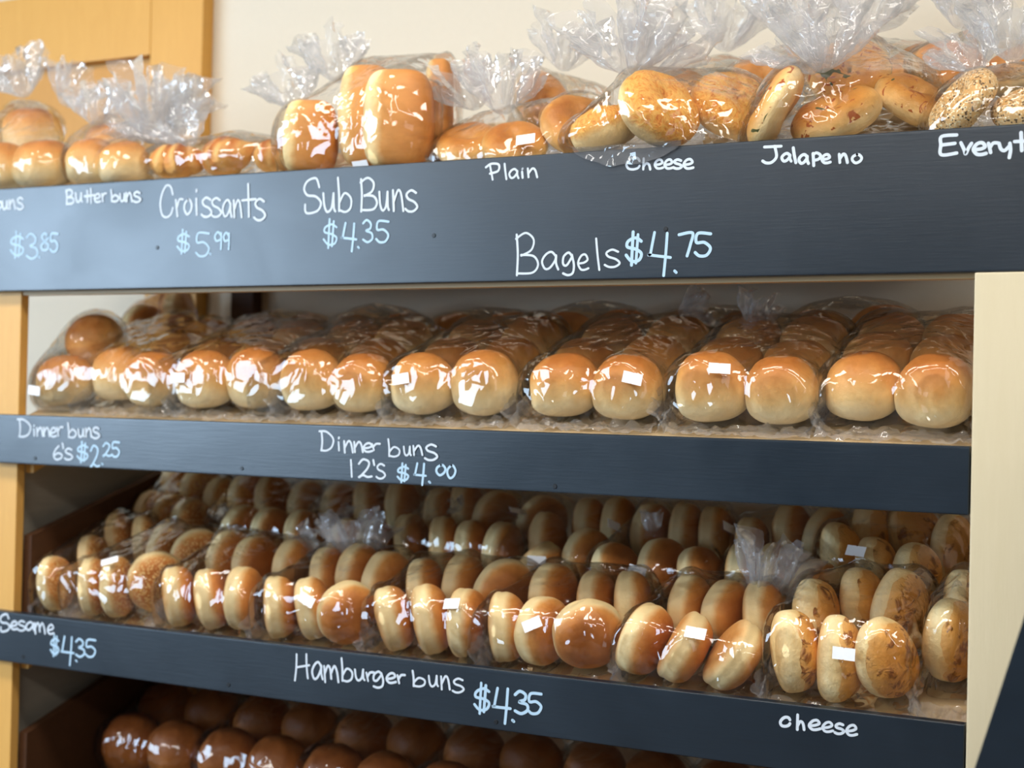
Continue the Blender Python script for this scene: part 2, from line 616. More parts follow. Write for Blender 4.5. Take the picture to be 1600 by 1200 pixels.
rp('end_panel', box_mesh('end_panel', XL - .034, XL - .022, BT + .024, .43, .1, MID_B - .004, .001), GREYWOOD)
ra, rb = atY(29, 837, .03), atY(222, 745, .37)
za = CZ - .301 * .888
side_rail(XL + .009, za, za + .40 * math.tan(math.radians(15.9)), .17, DARKWOOD)
side_rail(XL + .009, za - .355, za - .355 + .40 * math.tan(math.radians(17)), .17, DARKWOOD)
side_rail(XL + .009, MID_B + .012, MID_B + .012 + .40 * math.tan(TILT), .03, PINE)
side_rail(XL + .009, LOW_B + .012, LOW_B + .012 + .40 * math.tan(TILT), .03, PINE)
for sh in ('mid', 'low', 'bot'):
    z = SHELF_Z[sh]
    side_rail(XR + .012, z + .06, z + .06 + .4 * math.tan(TILT), .06, PINE)

# slanted navy panel of the neighbouring unit at the right edge
pa, pb = atY(1608, 940, -.30), atY(1536, 1160, -.30)
dx, dz = (pb.x - pa.x), (pb.z - pa.z)
k = 1.6
vs = []
for yy in (-.30, -.26):
    for q in ((pa.x - dx * k, pa.z - dz * k), (pb.x + dx * k * .55, pb.z + dz * k * .55)):
        vs += [(q[0], yy, q[1]), (q[0] + .34, yy, q[1] + .10)]
f = [(0, 2, 3, 1), (4, 5, 7, 6), (0, 1, 5, 4), (1, 3, 7, 5), (3, 2, 6, 7), (2, 0, 4, 6)]
me = mesh_from('navy_panel', vs, f, False)
zmin = min(v.co.z for v in me.vertices)
np_ = link('navy_side_panel', me, NAVY)
tag(np_, 'slanted navy painted panel beside the pale right post', 'panel')

# ------------------------------------------------------------------ handwriting
G = {
    'a': [[(.88, .72), (.6, 1), (.25, .85), (.02, .45), (.2, .04), (.5, .1), (.8, .5), (.87, .8)], [(.87, .8), (.87, .35), (1, 0)]],
    'b': [[(.02, 1), (.1, .5), (.1, .03)], [(.1, .25), (.5, .55), (.95, .4), (.92, .12), (.55, 0), (.1, .06)]],
    'c': [[(.95, .8), (.7, 1), (.3, .9), (.03, .5), (.2, .1), (.6, 0), (1, .2)]],
    'C': [[(1, .72), (.85, .95), (.5, 1), (.15, .75), (0, .4), (.15, .08), (.5, 0), (.85, .1), (1, .3)]],
    'e': [[(.15, .42), (.6, .48), (.92, .68), (.7, 1), (.3, .9), (.02, .45), (.25, .06), (.6, 0), (1, .1)]],
    'g': [[(.78, .85), (.5, 1), (.1, .82), (.05, .5), (.35, .44), (.78, .8)], [(.78, .9), (.95, .45), (.85, .1), (.45, 0), (.05, .08)]],
    'h': [[(.1, 1), (.05, 0)], [(.07, .25), (.45, .55), (.8, .42), (.95, 0)]],
    'i': [[(.45, .65), (.55, 0)], [(.5, .93), (.55, 1)]],
    'l': [[(.2, 1), (.45, .5), (.8, 0)]],
    'm': [[(0, .95), (.08, 0)], [(.05, .5), (.25, .95), (.42, .8), (.5, .2)], [(.5, .55), (.72, .95), (.9, .6), (1, 0)]],
    'n': [[(.02, 1), (.1, 0)], [(.1, .45), (.5, 1), (.8, .8), (1, 0)]],
    'o': [[(.5, 1), (.1, .75), (.02, .35), (.35, 0), (.8, .2), (.98, .6), (.75, .95), (.5, 1)]],
    'p': [[(.1, .95), (.18, 0)], [(.1, .85), (.5, 1), (.95, .8), (.7, .5), (.15, .42)]],
    'r': [[(.02, .95), (.25, 0)], [(.15, .45), (.5, .95), (1, .98)]],
    's': [[(.9, .88), (.5, 1), (.12, .82), (.25, .6), (.75, .45), (1, .22), (.7, .02), (.3, 0), (0, .12)]],
    't': [[(.45, 1), (.5, 0)], [(0, .5), (1, .54)]],
    'u': [[(0, 1), (.1, .3), (.35, 0), (.7, .25), (.85, 1)], [(.85, 1), (.88, .25), (1, .03)]],
    'v': [[(0, 1), (.3, .4), (.45, 0), (.7, .5), (1, .95)]],
    'y': [[(0, 1), (.15, .6), (.45, .5), (.8, .8)], [(.85, 1), (.9, .5), (.8, 0)]],
    'B': [[(.05, .96), (.1, .5), (.06, 0)], [(.02, .86), (.45, 1), (.8, .85), (.7, .6), (.25, .46)], [(.25, .48), (.8, .45), (1, .25), (.75, .06), (.06, .04)]],
    'D': [[(.15, .95), (.2, .5), (.15, .05)], [(0, .98), (.5, .95), (.95, .6), (.85, .2), (.5, .02), (.12, .03)]],
    'E': [[(.95, 1), (.1, .92), (.05, .5), (.08, .02), (.95, .1)], [(.1, .5), (.85, .58)]],
    'H': [[(.12, 1), (.1, .5), (0, 0)], [(.8, 1), (.82, .5), (.9, .08)], [(.1, .5), (1, .58)]],
    'J': [[(.1, .95), (1, 1)], [(.65, 1), (.75, .4), (.5, .05), (.2, 0), (0, .12)]],
    'P': [[(.3, .9), (.5, 0)], [(0, .78), (.4, 1), (.95, .95), (.9, .55), (.3, .38)]],
    'S': [[(.9, .75), (.7, 1), (.2, .92), (0, .7), (.2, .52), (.7, .48), (1, .3), (.8, .08), (.3, 0), (.08, .05), (.06, .25)]],
    '$': [[(.95, .72), (.6, .82), (.15, .72), (.1, .55), (.6, .48), (.95, .35), (.8, .15), (.35, .12), (.02, .3)], [(.45, 1), (.35, 0)], [(.75, .92), (.62, .06)]],
    '.': [[(.35, .6), (.65, .35)]],
    "'": [[(.35, 1), (.65, 0)]],
    '0': [[(.5, 1), (.1, .75), (.02, .35), (.35, 0), (.8, .2), (.98, .6), (.75, .95), (.5, 1)]],
    '1': [[(.4, 1), (.6, 0)]],
    '2': [[(.1, .75), (.4, 1), (.8, .85), (.7, .5), (.2, .05), (.1, .02)], [(.1, .02), (.4, .12), (.7, .02), (1, .05)]],
    '3': [[(.05, .85), (.4, 1), (.8, .85), (.75, .62), (.35, .52), (.9, .4), (.95, .15), (.5, 0), (.05, .12)]],
    '4': [[(.25, 1), (.15, .75), (.05, .5), (.0, .48), (1, .42)], [(.85, .98), (.78, .5), (.68, 0)]],
    '5': [[(1, .98), (.2, 1), (.1, .6), (.6, .6), (.98, .35), (.75, .04), (.3, 0), (.02, .15)]],
    '6': [[(.6, 1), (.2, .7), (.02, .3), (.3, 0), (.85, .1), (.95, .35), (.5, .48), (.08, .3)]],
    '7': [[(0, .92), (1, 1), (.85, .5), (.6, 0)]],
    '8': [[(.85, .85), (.5, 1), (.1, .82), (.35, .55), (.9, .3), (.7, .02), (.2, .03), (.05, .28), (.5, .52), (.9, .75), (.85, .85)]],
    '9': [[(.9, .8), (.5, 1), (.08, .78), (.25, .5), (.85, .6), (.9, .95)], [(.9, .95), (.92, .5), (.85, 0)]],
}


def crom(pts, n=7):
    P = [Vector(p) for p in pts]
    if len(P) == 2:
        return P
    out = []
    for i in range(len(P) - 1):
        p0, p1, p2, p3 = P[max(i - 1, 0)], P[i], P[i + 1], P[min(i + 2, len(P) - 1)]
        for k in range(n):
            t = k / n
            out.append(.5 * ((2 * p1) + (p2 - p0) * t + (2 * p0 - 5 * p1 + 4 * p2 - p3) * t * t + (3 * p1 - p0 - 3 * p2 + p3) * t ** 3))
    out.append(P[-1])
    return out


def write(board_o, name, ox, oy, sc, letters, wpx, mat):
    """letters: (char, x0, x1, ytop, ybottom) measured on the board; strokes become thin paint ribbons lying on it"""
    V, Fc = [], []
    rw = wpx * .5 / FPX * 2.0
    nst = 0
    for ch, x0, x1, yt, yb in letters:
        for st in G[ch]:
            pts = []
            for q in crom(st):
                px = ox + (x0 + q[0] * (x1 - x0)) / sc
                py = oy + (yb - q[1] * (yb - yt)) / sc
                pts.append(atY(px, py, 0))
            w = rw
            n = len(pts)
            L = []
            for i in range(n):
                d = (pts[min(i + 1, n - 1)] - pts[max(i - 1, 0)])
                d = Vector((d.x, 0, d.z))
                if d.length < 1e-7:
                    d = Vector((1, 0, 0))
                d.normalize()
                L.append(Vector((-d.z, 0, d.x)))
            ww = w * random.uniform(.92, 1.08)
            base = len(V)
            nst += 1
            for i in range(n):
                off = Vector((0, -.0004 - .00005 * nst, 0))
                V.append(pts[i] + L[i] * ww + off)
                V.append(pts[i] - L[i] * ww + off)
            for i in range(n - 1):
                Fc.append((base + 2 * i, base + 2 * i + 1, base + 2 * i + 3, base + 2 * i + 2))
            for c in (pts[0], pts[-1]):
                b0 = len(V)
                for j in range(10):
                    an = -2 * PI * j / 10
                    V.append(c + Vector((math.cos(an) * ww, -.0004 - .00005 * nst - .00002, math.sin(an) * ww)))
                Fc.append(tuple(range(b0, b0 + 10)))
    o = rp(name, mesh_from(name, V, Fc, False), mat, board_o)
    return o


q = 20 / 3
write(top_board, 'lettering', 0, 270, q, [('b', -45, 20, 235, 375), ('u', 25, 85, 295, 380), ('n', 100, 160, 285, 375), ('s', 180, 245, 260, 380)], 4.2, CHALK_W)
write(top_board, 'price', 0, 270, q, [('$', 110, 250, 610, 890), ('3', 275, 395, 635, 895), ('.', 395, 425, 860, 890), ('8', 430, 515, 630, 805), ('5', 525, 605, 635, 820)], 4.2, CHALK_B)
write(top_board, 'lettering', 0, 270, q, [('B', 690, 770, 175, 330), ('u', 790, 860, 210, 305), ('t', 885, 945, 185, 305), ('t', 920, 985, 165, 315), ('e', 985, 1050, 220, 305), ('r', 1065, 1110, 215, 300), ('b', 1160, 1240, 180, 300), ('u', 1255, 1310, 220, 300), ('n', 1320, 1380, 210, 300), ('s', 1395, 1470, 200, 305)], 4.0, CHALK_W)
write(top_board, 'lettering', 220, 260, q, [('C', 205, 335, 200, 530), ('r', 365, 440, 340, 520), ('o', 455, 535, 345, 500), ('i', 560, 605, 245, 505), ('s', 635, 740, 325, 525), ('s', 735, 840, 330, 525), ('a', 855, 950, 350, 525), ('n', 970, 1055, 355, 530), ('t', 1060, 1200, 185, 525), ('s', 1185, 1300, 340, 560)], 4.2, CHALK_W)
write(top_board, 'price', 220, 260, q, [('$', 380, 510, 660, 910), ('5', 575, 715, 695, 935), ('.', 712, 742, 895, 925), ('9', 770, 848, 685, 865), ('9', 862, 928, 690, 865)], 4.0, CHALK_B)
write(top_board, 'lettering', 450, 260, q, [('S', 170, 345, 125, 490), ('u', 370, 495, 280, 475), ('b', 520, 665, 120, 475), ('B', 755, 930, 120, 470), ('u', 955, 1055, 265, 460), ('n', 1095, 1205, 250, 465), ('s', 1225, 1350, 250, 470)], 4.0, CHALK_W)
write(top_board, 'price', 450, 260, q, [('$', 370, 515, 550, 850), ('4', 565, 715, 590, 885), ('.', 720, 755, 820, 868), ('3', 780, 885, 560, 790), ('5', 920, 1050, 572, 790)], 4.0, CHALK_B)
write(top_board, 'lettering', 740, 220, q, [('P', 130, 270, 240, 405), ('l', 318, 350, 240, 400), ('a', 372, 470, 295, 390), ('i', 480, 540, 290, 385), ('n', 565, 665, 290, 380)], 3.8, CHALK_W)
write(top_board, 'lettering', 790, 340, q, [('B', 105, 340, 160, 600), ('a', 378, 550, 358, 540), ('g', 595, 720, 365, 600), ('e', 755, 865, 385, 545), ('l', 935, 990, 220, 545), ('s', 1035, 1190, 335, 515)], 3.6, CHALK_W)
write(top_board, 'price', 900, 340, q, [('$', 520, 690, 150, 495), ('4', 765, 985, 155, 605), ('.', 1010, 1065, 530, 595), ('7', 1075, 1215, 160, 400), ('5', 1240, 1405, 165, 400)], 4.8, CHALK_B)
z = 3.81
write(top_board, 'lettering', 800, 60, z, [('C', 682, 760, 710, 780), ('h', 780, 826, 715, 780), ('e', 850, 900, 722, 775), ('e', 908, 958, 722, 775), ('s', 962, 1012, 722, 775), ('e', 1022, 1080, 720, 775)], 4.0, CHALK_W)
write(top_board, 'lettering', 1180, 60, z, [('J', 45, 155, 642, 742), ('a', 158, 215, 685, 732), ('l', 222, 248, 652, 740), ('a', 260, 318, 692, 745), ('p', 340, 393, 682, 758), ('e', 397, 448, 692, 742), ('n', 500, 550, 690, 740), ('o', 578, 636, 692, 742)], 4.4, CHALK_W)
write(top_board, 'lettering', 1180, 60, z, [('E', 1100, 1205, 575, 695), ('v', 1225, 1288, 622, 688), ('e', 1298, 1375, 622, 692), ('r', 1388, 1445, 622, 680), ('y', 1452, 1528, 625, 710), ('t', 1545, 1630, 562, 668), ('h', 1645, 1700, 545, 660)], 5.2, CHALK_W)
write(mid_board, 'lettering', 0, 640, q, [('D', 185, 325, 98, 285), ('i', 335, 380, 165, 272), ('n', 385, 450, 190, 275), ('n', 458, 520, 190, 275), ('e', 527, 590, 190, 282), ('r', 597, 660, 182, 275), ('b', 712, 798, 140, 292), ('u', 820, 882, 205, 285), ('n', 897, 958, 195, 282), ('s', 968, 1042, 185, 298)], 4.0, CHALK_W)
write(mid_board, 'lettering', 0, 640, q, [('6', 560, 650, 380, 520), ("'", 642, 672, 352, 402), ('s', 675, 758, 405, 520)], 4.0, CHALK_W)
write(mid_board, 'price', 0, 640, q, [('$', 805, 920, 335, 548), ('2', 938, 1040, 375, 595), ('.', 1055, 1085, 548, 585), ('2', 1070, 1160, 348, 485), ('5', 1168, 1248, 340, 490)], 4.2, CHALK_B)
write(mid_board, 'lettering', 400, 440, z, [('D', 378, 465, 888, 1008), ('i', 480, 508, 928, 1005), ('n', 525, 578, 950, 1018), ('n', 585, 638, 955, 1015), ('e', 640, 695, 962, 1013), ('r', 692, 740, 965, 1003), ('b', 788, 858, 938, 1042), ('u', 882, 925, 982, 1035), ('n', 938, 993, 978, 1032), ('s', 1008, 1082, 970, 1062)], 3.6, CHALK_W)
write(mid_board, 'lettering', 400, 440, z, [('1', 555, 582, 1062, 1162), ('2', 605, 690, 1058, 1165), ("'", 693, 712, 1062, 1092), ('s', 718, 770, 1085, 1172)], 3.6, CHALK_W)
write(mid_board, 'price', 400, 440, z, [('$', 842, 910, 1082, 1195), ('4', 945, 1012, 1082, 1210), ('.', 1025, 1045, 1182, 1205), ('0', 1075, 1130, 1092, 1152), ('0', 1140, 1190, 1095, 1170)], 4.0, CHALK_B)
write(low_board, 'lettering', 0, 940, z, [('S', 2, 58, 75, 178), ('e', 65, 105, 118, 165), ('s', 108, 152, 115, 172), ('a', 155, 205, 122, 170), ('m', 208, 270, 125, 190), ('e', 285, 322, 138, 192)], 4.2, CHALK_W)
write(low_board, 'price', 0, 940, z, [('$', 302, 352, 198, 325), ('4', 368, 440, 208, 378), ('.', 447, 465, 342, 362), ('3', 452, 505, 222, 328), ('5', 512, 570, 228, 328)], 4.2, CHALK_B)
write(low_board, 'lettering', 440, 1000, q, [('H', 140, 290, 148, 420), ('a', 318, 430, 230, 408), ('m', 445, 595, 262, 438), ('b', 625, 742, 190, 430), ('u', 768, 868, 308, 420), ('r', 885, 965, 335, 425), ('g', 958, 1068, 328, 495), ('e', 1095, 1195, 345, 445), ('r', 1210, 1288, 362, 448)], 4.0, CHALK_W)
write(low_board, 'lettering', 400, 940, z, [('b', 932, 1008, 412, 505), ('u', 1030, 1085, 442, 505), ('n', 1102, 1155, 445, 522), ('s', 1172, 1238, 458, 540)], 3.8, CHALK_W)
write(low_board, 'price', 680, 1020, q, [('$', 408, 570, 315, 632), ('4', 608, 785, 368, 735), ('.', 790, 838, 682, 732), ('3', 828, 970, 400, 632), ('5', 970, 1108, 425, 632)], 4.9, CHALK_B)
write(low_board, 'lettering', 1100, 880, 3.2, [('C', 382, 430, 770, 815), ('h', 465, 503, 758, 832), ('e', 525, 582, 785, 832), ('e', 592, 645, 795, 842), ('s', 655, 700, 802, 852), ('e', 712, 765, 810, 860)], 4.2, CHALK_W)


def screw(board_o, px, py, r=.0038):
    p = atY(px, py, 0)
    bm = bmesh.new()
    bmesh.ops.create_cone(bm, segments=14, radius1=r, radius2=r * .8, depth=.0016, cap_ends=True)
    bmesh.ops.rotate(bm, matrix=Matrix.Rotation(PI / 2, 3, 'X'), verts=bm.verts)
    bmesh.ops.translate(bm, vec=p + Vector((0, -.0003, 0)), verts=bm.verts)
    me = bpy.data.meshes.new('screw')
    bm.to_mesh(me)
    bm.free()
    rp('screw', me, SCREW, board_o)


for bo, pts in ((top_board, ((678, 368), (1040, 358), (246, 387))), (mid_board, ((55, 716), (378, 732), (867, 760))), (low_board, ((36, 1026), (357, 1070), (775, 1128)))):
    for s in pts:
        screw(bo, *s)

# ------------------------------------------------------------------ bread meshes


def blob(name, fn, nu=40, nv=26, amp=.0012, freq=40, seed=0, mat=None):
    V, Fc = [], []
    for j in range(nv + 1):
        v = -PI / 2 + PI * j / nv
        for i in range(nu):
            V.append(Vector(fn(2 * PI * i / nu, v)))
    for j in range(nv):
        for i in range(nu):
            a, b = j * nu + i, j * nu + (i + 1) % nu
            Fc.append((a, b, b + nu, a + nu))
    off = Vector((seed * 1.7, seed * .9, seed * 2.3))
    for v in V:
        d = v.normalized() if v.length > 1e-6 else Vector((0, 0, 1))
        v += d * (noise.noise(v * freq + off) * amp + noise.noise(v * freq * .35 + off * 2) * amp * 2.2)
    me = mesh_from(name, V, Fc)
    bm = bmesh.new()
    bm.from_mesh(me)
    bmesh.ops.remove_doubles(bm, verts=bm.verts, dist=1e-5)
    bmesh.ops.recalc_face_normals(bm, faces=bm.faces)
    bm.to_mesh(me)
    bm.free()
    me.polygons.foreach_set('use_smooth', [True] * len(me.polygons))
    if mat:
        me.materials.append(mat)
    return me


sg = lambda x, p: math.copysign(abs(x) ** p, x)


def f_dinner(u, v, ax=.0545, ay=.050):
    c, s = sg(math.cos(v), .72), math.sin(v)
    x, y = sg(math.cos(u), .80) * ax * c, sg(math.sin(u), .80) * ay * c
    z = .034 + (sg(s, .92) * .054 if s > 0 else sg(s, .6) * .034)
    k = 1 - .13 * max(0, -s) ** 1.5
    return x * k, y * k, z


def f_hamb(u, v, R=.0500, top=.033, bot=.019):
    c, s = sg(math.cos(v), .62), math.sin(v)
    crease = 1 - .025 * math.exp(-(s / .10) ** 2)
    return math.cos(u) * R * c * crease, math.sin(u) * R * c * crease, (sg(s, .95) * top if s > 0 else sg(s, .65) * bot)


def f_cheese(u, v):
    c, s = sg(math.cos(v), .66), math.sin(v)
    lump = 1 + .05 * math.sin(3 * u + 1) * max(0, s)
    return math.cos(u) * .050 * c, math.sin(u) * .044 * c, (s * .037 * lump if s > 0 else sg(s, .7) * .022)


def f_sub(u, v, h=.090):
    # an upright loaf: origin mid, rounded top
    c, s = sg(math.cos(v), .42), math.sin(v)
    return sg(math.cos(u), .62) * .033 * c, sg(math.sin(u), .7) * .036 * c, sg(s, .72) * h


def bagel_mesh(name, R=.034, r=.0285, amp=.0015, mat=None, seed=0, rough=0.0, fl=.86):
    V, Fc = [], []
    nu, nv = 56, 24
    off = Vector((seed * 3.1, seed, seed * .7))
    for i in range(nu):
        u = 2 * PI * i / nu
        for j in range(nv):
            w = 2 * PI * j / nv
            rr = r * (1 + .06 * math.sin(2 * u + seed))
            p = Vector(((R + rr * math.cos(w)) * math.cos(u), (R + rr * math.cos(w)) * math.sin(u), rr * math.sin(w) * fl))
            d = (p - Vector((R * math.cos(u), R * math.sin(u), 0))).normalized()
            k = amp * (noise.noise(p * 40 + off) + 1.6 * noise.noise(p * 18 + off))
            if rough and p.z > 0:
                k += rough * abs(noise.noise(p * 120 + off)) * min(1, p.z / .01)
            V.append(p + d * k)
    for i in range(nu):
        for j in range(nv):
            a, b = i * nv + j, ((i + 1) % nu) * nv + j
            c, d2 = ((i + 1) % nu) * nv + (j + 1) % nv, i * nv + (j + 1) % nv
            Fc.append((a, b, c, d2))
    me = mesh_from(name, V, Fc)
    me.materials.append(mat)
    return me


def croissant_mesh(name, seed=0):
    V, Fc = [], []
    nu, nv = 60, 20
    for i in range(nu + 1):
        t = -1 + 2 * i / nu
        an = t * 1.15
        rad = .033 * (1 - abs(t) ** 2.2) + .004
        rad *= 1 + .20 * abs(math.sin(t * 6.2 + .8)) ** .6 - .10
        c = Vector((math.sin(an) * .062, -math.cos(an) * .055 + .04, 0))
        tan = Vector((math.cos(an), math.sin(an), 0))
        nr = Vector((math.sin(an), -math.cos(an), 0))
        for j in range(nv):
            w = 2 * PI * j / nv
            V.append(c + nr * (rad * math.cos(w)) + Vector((0, 0, rad * .95 * math.sin(w))))
    for i in range(nu):
        for j in range(nv):
            Fc.append((i * nv + j, (i + 1) * nv + j, (i + 1) * nv + (j + 1) % nv, i * nv + (j + 1) % nv))
    Fc.append(tuple(range(nv)))
    Fc.append(tuple(reversed(range(nu * nv, nu * nv + nv))))
    me = mesh_from(name, V, Fc)
    bm = bmesh.new()
    bm.from_mesh(me)
    bmesh.ops.recalc_face_normals(bm, faces=bm.faces)
    bm.to_mesh(me)
    bm.free()
    me.materials.append(CROISSANT)
    return me


# kind -> (list of meshes, local centre, semi-axes of a hugging ellipsoid, name, category)
KINDS = {
    'dinner': ([blob('dinner_bun', f_dinner, seed=k, mat=DINNER, amp=.0016) for k in range(4)], Vector((0, 0, .044)), Vector((.0575, .0535, .047)), 'dinner_bun', 'bun'),
    'roll': ([blob('shade_darkened_roll', f_dinner, seed=k + 14, mat=ROLL, amp=.0016) for k in range(2)], Vector((0, 0, .044)), Vector((.0575, .0535, .047)), 'shade_darkened_roll', 'bread roll'),
    'hamb': ([blob('hamburger_bun', f_hamb, 48, 28, seed=k, mat=HAMB, amp=.0014) for k in range(4)], Vector((0, 0, .007)), Vector((.051, .051, .028)), 'hamburger_bun', 'bun'),
    'sesame': ([blob('sesame_bun', f_hamb, 48, 28, seed=k + 5, mat=SESAME, amp=.0014) for k in range(2)], Vector((0, 0, .007)), Vector((.051, .051, .028)), 'sesame_bun', 'bun'),
    'cheese': ([blob('cheese_bun', f_cheese, 48, 28, seed=k + 9, mat=CHEESE, amp=.0022) for k in range(3)], Vector((0, 0, .007)), Vector((.052, .047, .031)), 'cheese_bun', 'bun'),
    'bagel': ([bagel_mesh('plain_bagel', mat=BAGEL, seed=k) for k in range(2)], Vector((0, 0, 0)), Vector((.064, .064, .027)), 'plain_bagel', 'bagel'),
    'cbagel': ([bagel_mesh('cheese_bagel', R=.031, r=.034, mat=BAGEL_CHEESE, seed=k + 3, rough=.004, fl=.85) for k in range(2)], Vector((0, 0, 0)), Vector((.066, .066, .032)), 'cheese_bagel', 'bagel'),
    'jbagel': ([bagel_mesh('jalapeno_bagel', mat=BAGEL_JAL, seed=k + 6, fl=.8) for k in range(2)], Vector((0, 0, 0)), Vector((.064, .064, .026)), 'jalapeno_bagel', 'bagel'),
    'ebagel': ([bagel_mesh('everything_bagel', mat=BAGEL_EVERY, seed=k + 9, amp=.0018) for k in range(2)], Vector((0, 0, 0)), Vector((.064, .064, .027)), 'everything_bagel', 'bagel'),
    'sub': ([blob('sub_bun', f_sub, 44, 40, seed=k + 20, mat=SUB, amp=.0010, freq=30) for k in range(2)], Vector((0, 0, 0)), Vector((.036, .039, .094)), 'sub_bun', 'bun'),
    'croissant': ([croissant_mesh('croissant')], Vector((0, 0, 0)), Vector((.066, .045, .034)), 'croissant', 'croissant'),
}
made = {k: 0 for k in KINDS}


def put(kind, P, rot, label, group, scale=1.0):
    """place one loaf with its CENTRE at P; rot is a 3x3 world rotation"""
    ms, c, ax, nm, cat = KINDS[kind]
    o = bpy.data.objects.new(nm, ms[made[kind] % len(ms)])
    made[kind] += 1
    COL.objects.link(o)
    sc = scale if isinstance(scale, (tuple, list, Vector)) else (scale,) * 3
    Sm = Matrix.Diagonal(Vector(sc)).to_3x3()
    loc = P - rot @ (Sm @ c)
    o.matrix_world = Matrix.Translation(loc) @ rot.to_4x4() @ Sm.to_4x4()
    tag(o, label, cat, group)
    return {'o': o, 'P': P.copy(), 'P0': P.copy(), 'M': rot @ Sm @ Matrix.Diagonal(ax).to_3x3()}


def ico_dirs(sub):
    bm = bmesh.new()
    bmesh.ops.create_icosphere(bm, subdivisions=sub, radius=1)
    bm.verts.index_update()
    v = np.array([p.co[:] for p in bm.verts])
    f = np.array([[q.index for q in p.verts] for p in bm.faces])
    e = np.array([[q.index for q in p.verts] for p in bm.edges])
    bm.free()
    v /= np.linalg.norm(v, axis=1)[:, None]
    return v, f, e


ICO = {s: ico_dirs(s) for s in (4, 5, 6)}
D26 = np.array([(x, y, z) for x in (-1, 0, 1) for y in (-1, 0, 1) for z in (-1, 0, 1) if (x, y, z) != (0, 0, 0)], float)
D26 /= np.linalg.norm(D26, axis=1)[:, None]


def ridges(p, seed, n=5, f0=45.0):
    r = np.random.default_rng(seed)
    out = np.zeros(len(p))
    for k in range(n):
        d = r.normal(size=3)
        d /= np.linalg.norm(d)
        w = r.normal(size=(2, 3))
        ph = (p @ d) * f0 * r.uniform(.6, 1.6) + 1.4 * np.sin(p @ w[0] * 26 + k) + 1.1 * np.sin(p @ w[1] * 47 + 2 * k)
        out += (1 - np.abs(np.sin(ph))) ** 3 * r.uniform(.6, 1.2)
    return out / n


bag_count = 0


BAGS = []
ALLB = []


def bag(buns, label, group, extra=(), sub=5, wr=.0016, sag=.06, floor=None, necks=(), stickers=(), name='bread_bag', pad=1.19, skirt=None):
    for b in buns:
        b['bag'] = len(BAGS)
        b['floor'] = floor
        ALLB.append(b)
    BAGS.append((buns, label, group, extra, sub, wr, sag, floor, necks, stickers, name, pad, skirt))


def loose_flaps(V, F, front, o, n, seed):
    """the spare film of a bag: a crumpled hem lying on the shelf in front and creased corners at the sides"""
    r = random.Random(seed + 3)
    V = list(map(Vector, V))
    F = list(F)

    def sheet(fn, nu, nv):
        b0 = len(V)
        for i in range(nu + 1):
            for j in range(nv + 1):
                V.append(fn(i / nu, j / nv))
        for i in range(nu):
            for j in range(nv):
                a = b0 + i * (nv + 1) + j
                F.append((a, a + 1, a + nv + 2, a + nv + 1))
    o, n = Vector(o), Vector(n)
    on = lambda x, y, h: Vector((x, 0, o.z)) + DV * (y / math.cos(TILT)) + n * h
    xs = [b['P'].x for b in front]
    x0, x1 = max(min(xs) - support(front[0], XV), XL + .022), min(max(xs) + support(front[-1], XV), XR - .006)
    y0 = max(min(b['P'].y - support(b, DV) for b in front), BT + .03)
    so = Vector((seed * 1.3, seed * .7, 0))

    def hem(u, v):
        x = x0 + (x1 - x0) * u
        y = y0 + .012 - (y0 + .012 - BT - .006) * v * (.75 + .25 * noise.noise(Vector((x * 30, seed, 0))))
        p = Vector((x * 60, y * 60, seed))
        h = .002 + .022 * (1 - v) * abs(noise.noise(p * .6)) + .011 * abs(noise.noise(p * 1.7 + so)) + .004 * v
        return on(x, y, h)
    sheet(hem, 46, 8)
    for sx, xe in ((-1, x0), (1, x1)):
        hgt = r.uniform(.035, .062)
        ln = r.uniform(.010, .020)

        def corner(u, v):
            y = y0 + .045 - .050 * u
            h = .003 + hgt * v * (1 - .35 * u)
            x = xe + sx * (ln * (1 - v) * (.2 + u) - .004 * v)
            p = Vector((y * 70, h * 70, seed + sx))
            x += .009 * noise.noise(p) + .004 * noise.noise(p * 2.3)
            return on(min(max(x, XL + .021), XR - .004), max(y, BT + .006), h)
        sheet(corner, 14, 14)
    return np.array([v[:] for v in V]), F


def support(b, n):
    return (b['M'].transposed() @ n).length


def settle():
    """loaves that would run into each other are eased apart along their shelf"""
    near = [(a, b) for i, a in enumerate(ALLB) for b in ALLB[i + 1:] if a['floor'][0] == b['floor'][0] and (a['P'] - b['P']).length < .26]
    for it in range(110):
        if True:
            for a, b in near:
                d = b['P'] - a['P']
                L = d.length
                if L > .15 or L < 1e-5:
                    continue
                n = d / L
                ov = (support(a, n) + support(b, n)) * (.95 if a['bag'] == b['bag'] else 1.0) + (0 if a['bag'] == b['bag'] else .006) - L
                if ov > 0:
                    n = n - NV * n.dot(NV)
                    n.y *= .6
                    n.z *= .6
                    a['P'] -= n * (ov * .22)
                    b['P'] += n * (ov * .22)
        for a in ALLB:
            e = BT + .005 + support(a, Vector((0, 1, 0)))
            low_front = a['floor'][0].z < TOP_T - .05 or a['P'].z - support(a, Vector((0, 0, 1))) < TOP_T - .002
            if low_front and a['P'].y < e:
                a['P'] += Vector((0, e - a['P'].y, 0))
            e = .462 - support(a, Vector((0, 1, 0)))
            if a['P'].y > e:
                a['P'].y = e
            ex = support(a, XV)
            if a['floor'][0].z < TOP_T - .05:
                a['P'].x = min(max(a['P'].x, XL + (.005 if a['floor'][0].z > LOW_T else .022) + ex), XR - .006 - ex)
            o, n = a['floor']
            lift = support(a, n) + .0045 - (a['P'] - o).dot(n)
            if lift > 0:
                a['P'] += n * lift
    for a in ALLB:
        a['o'].location = a['o'].location + (a['P'] - a['P0'])


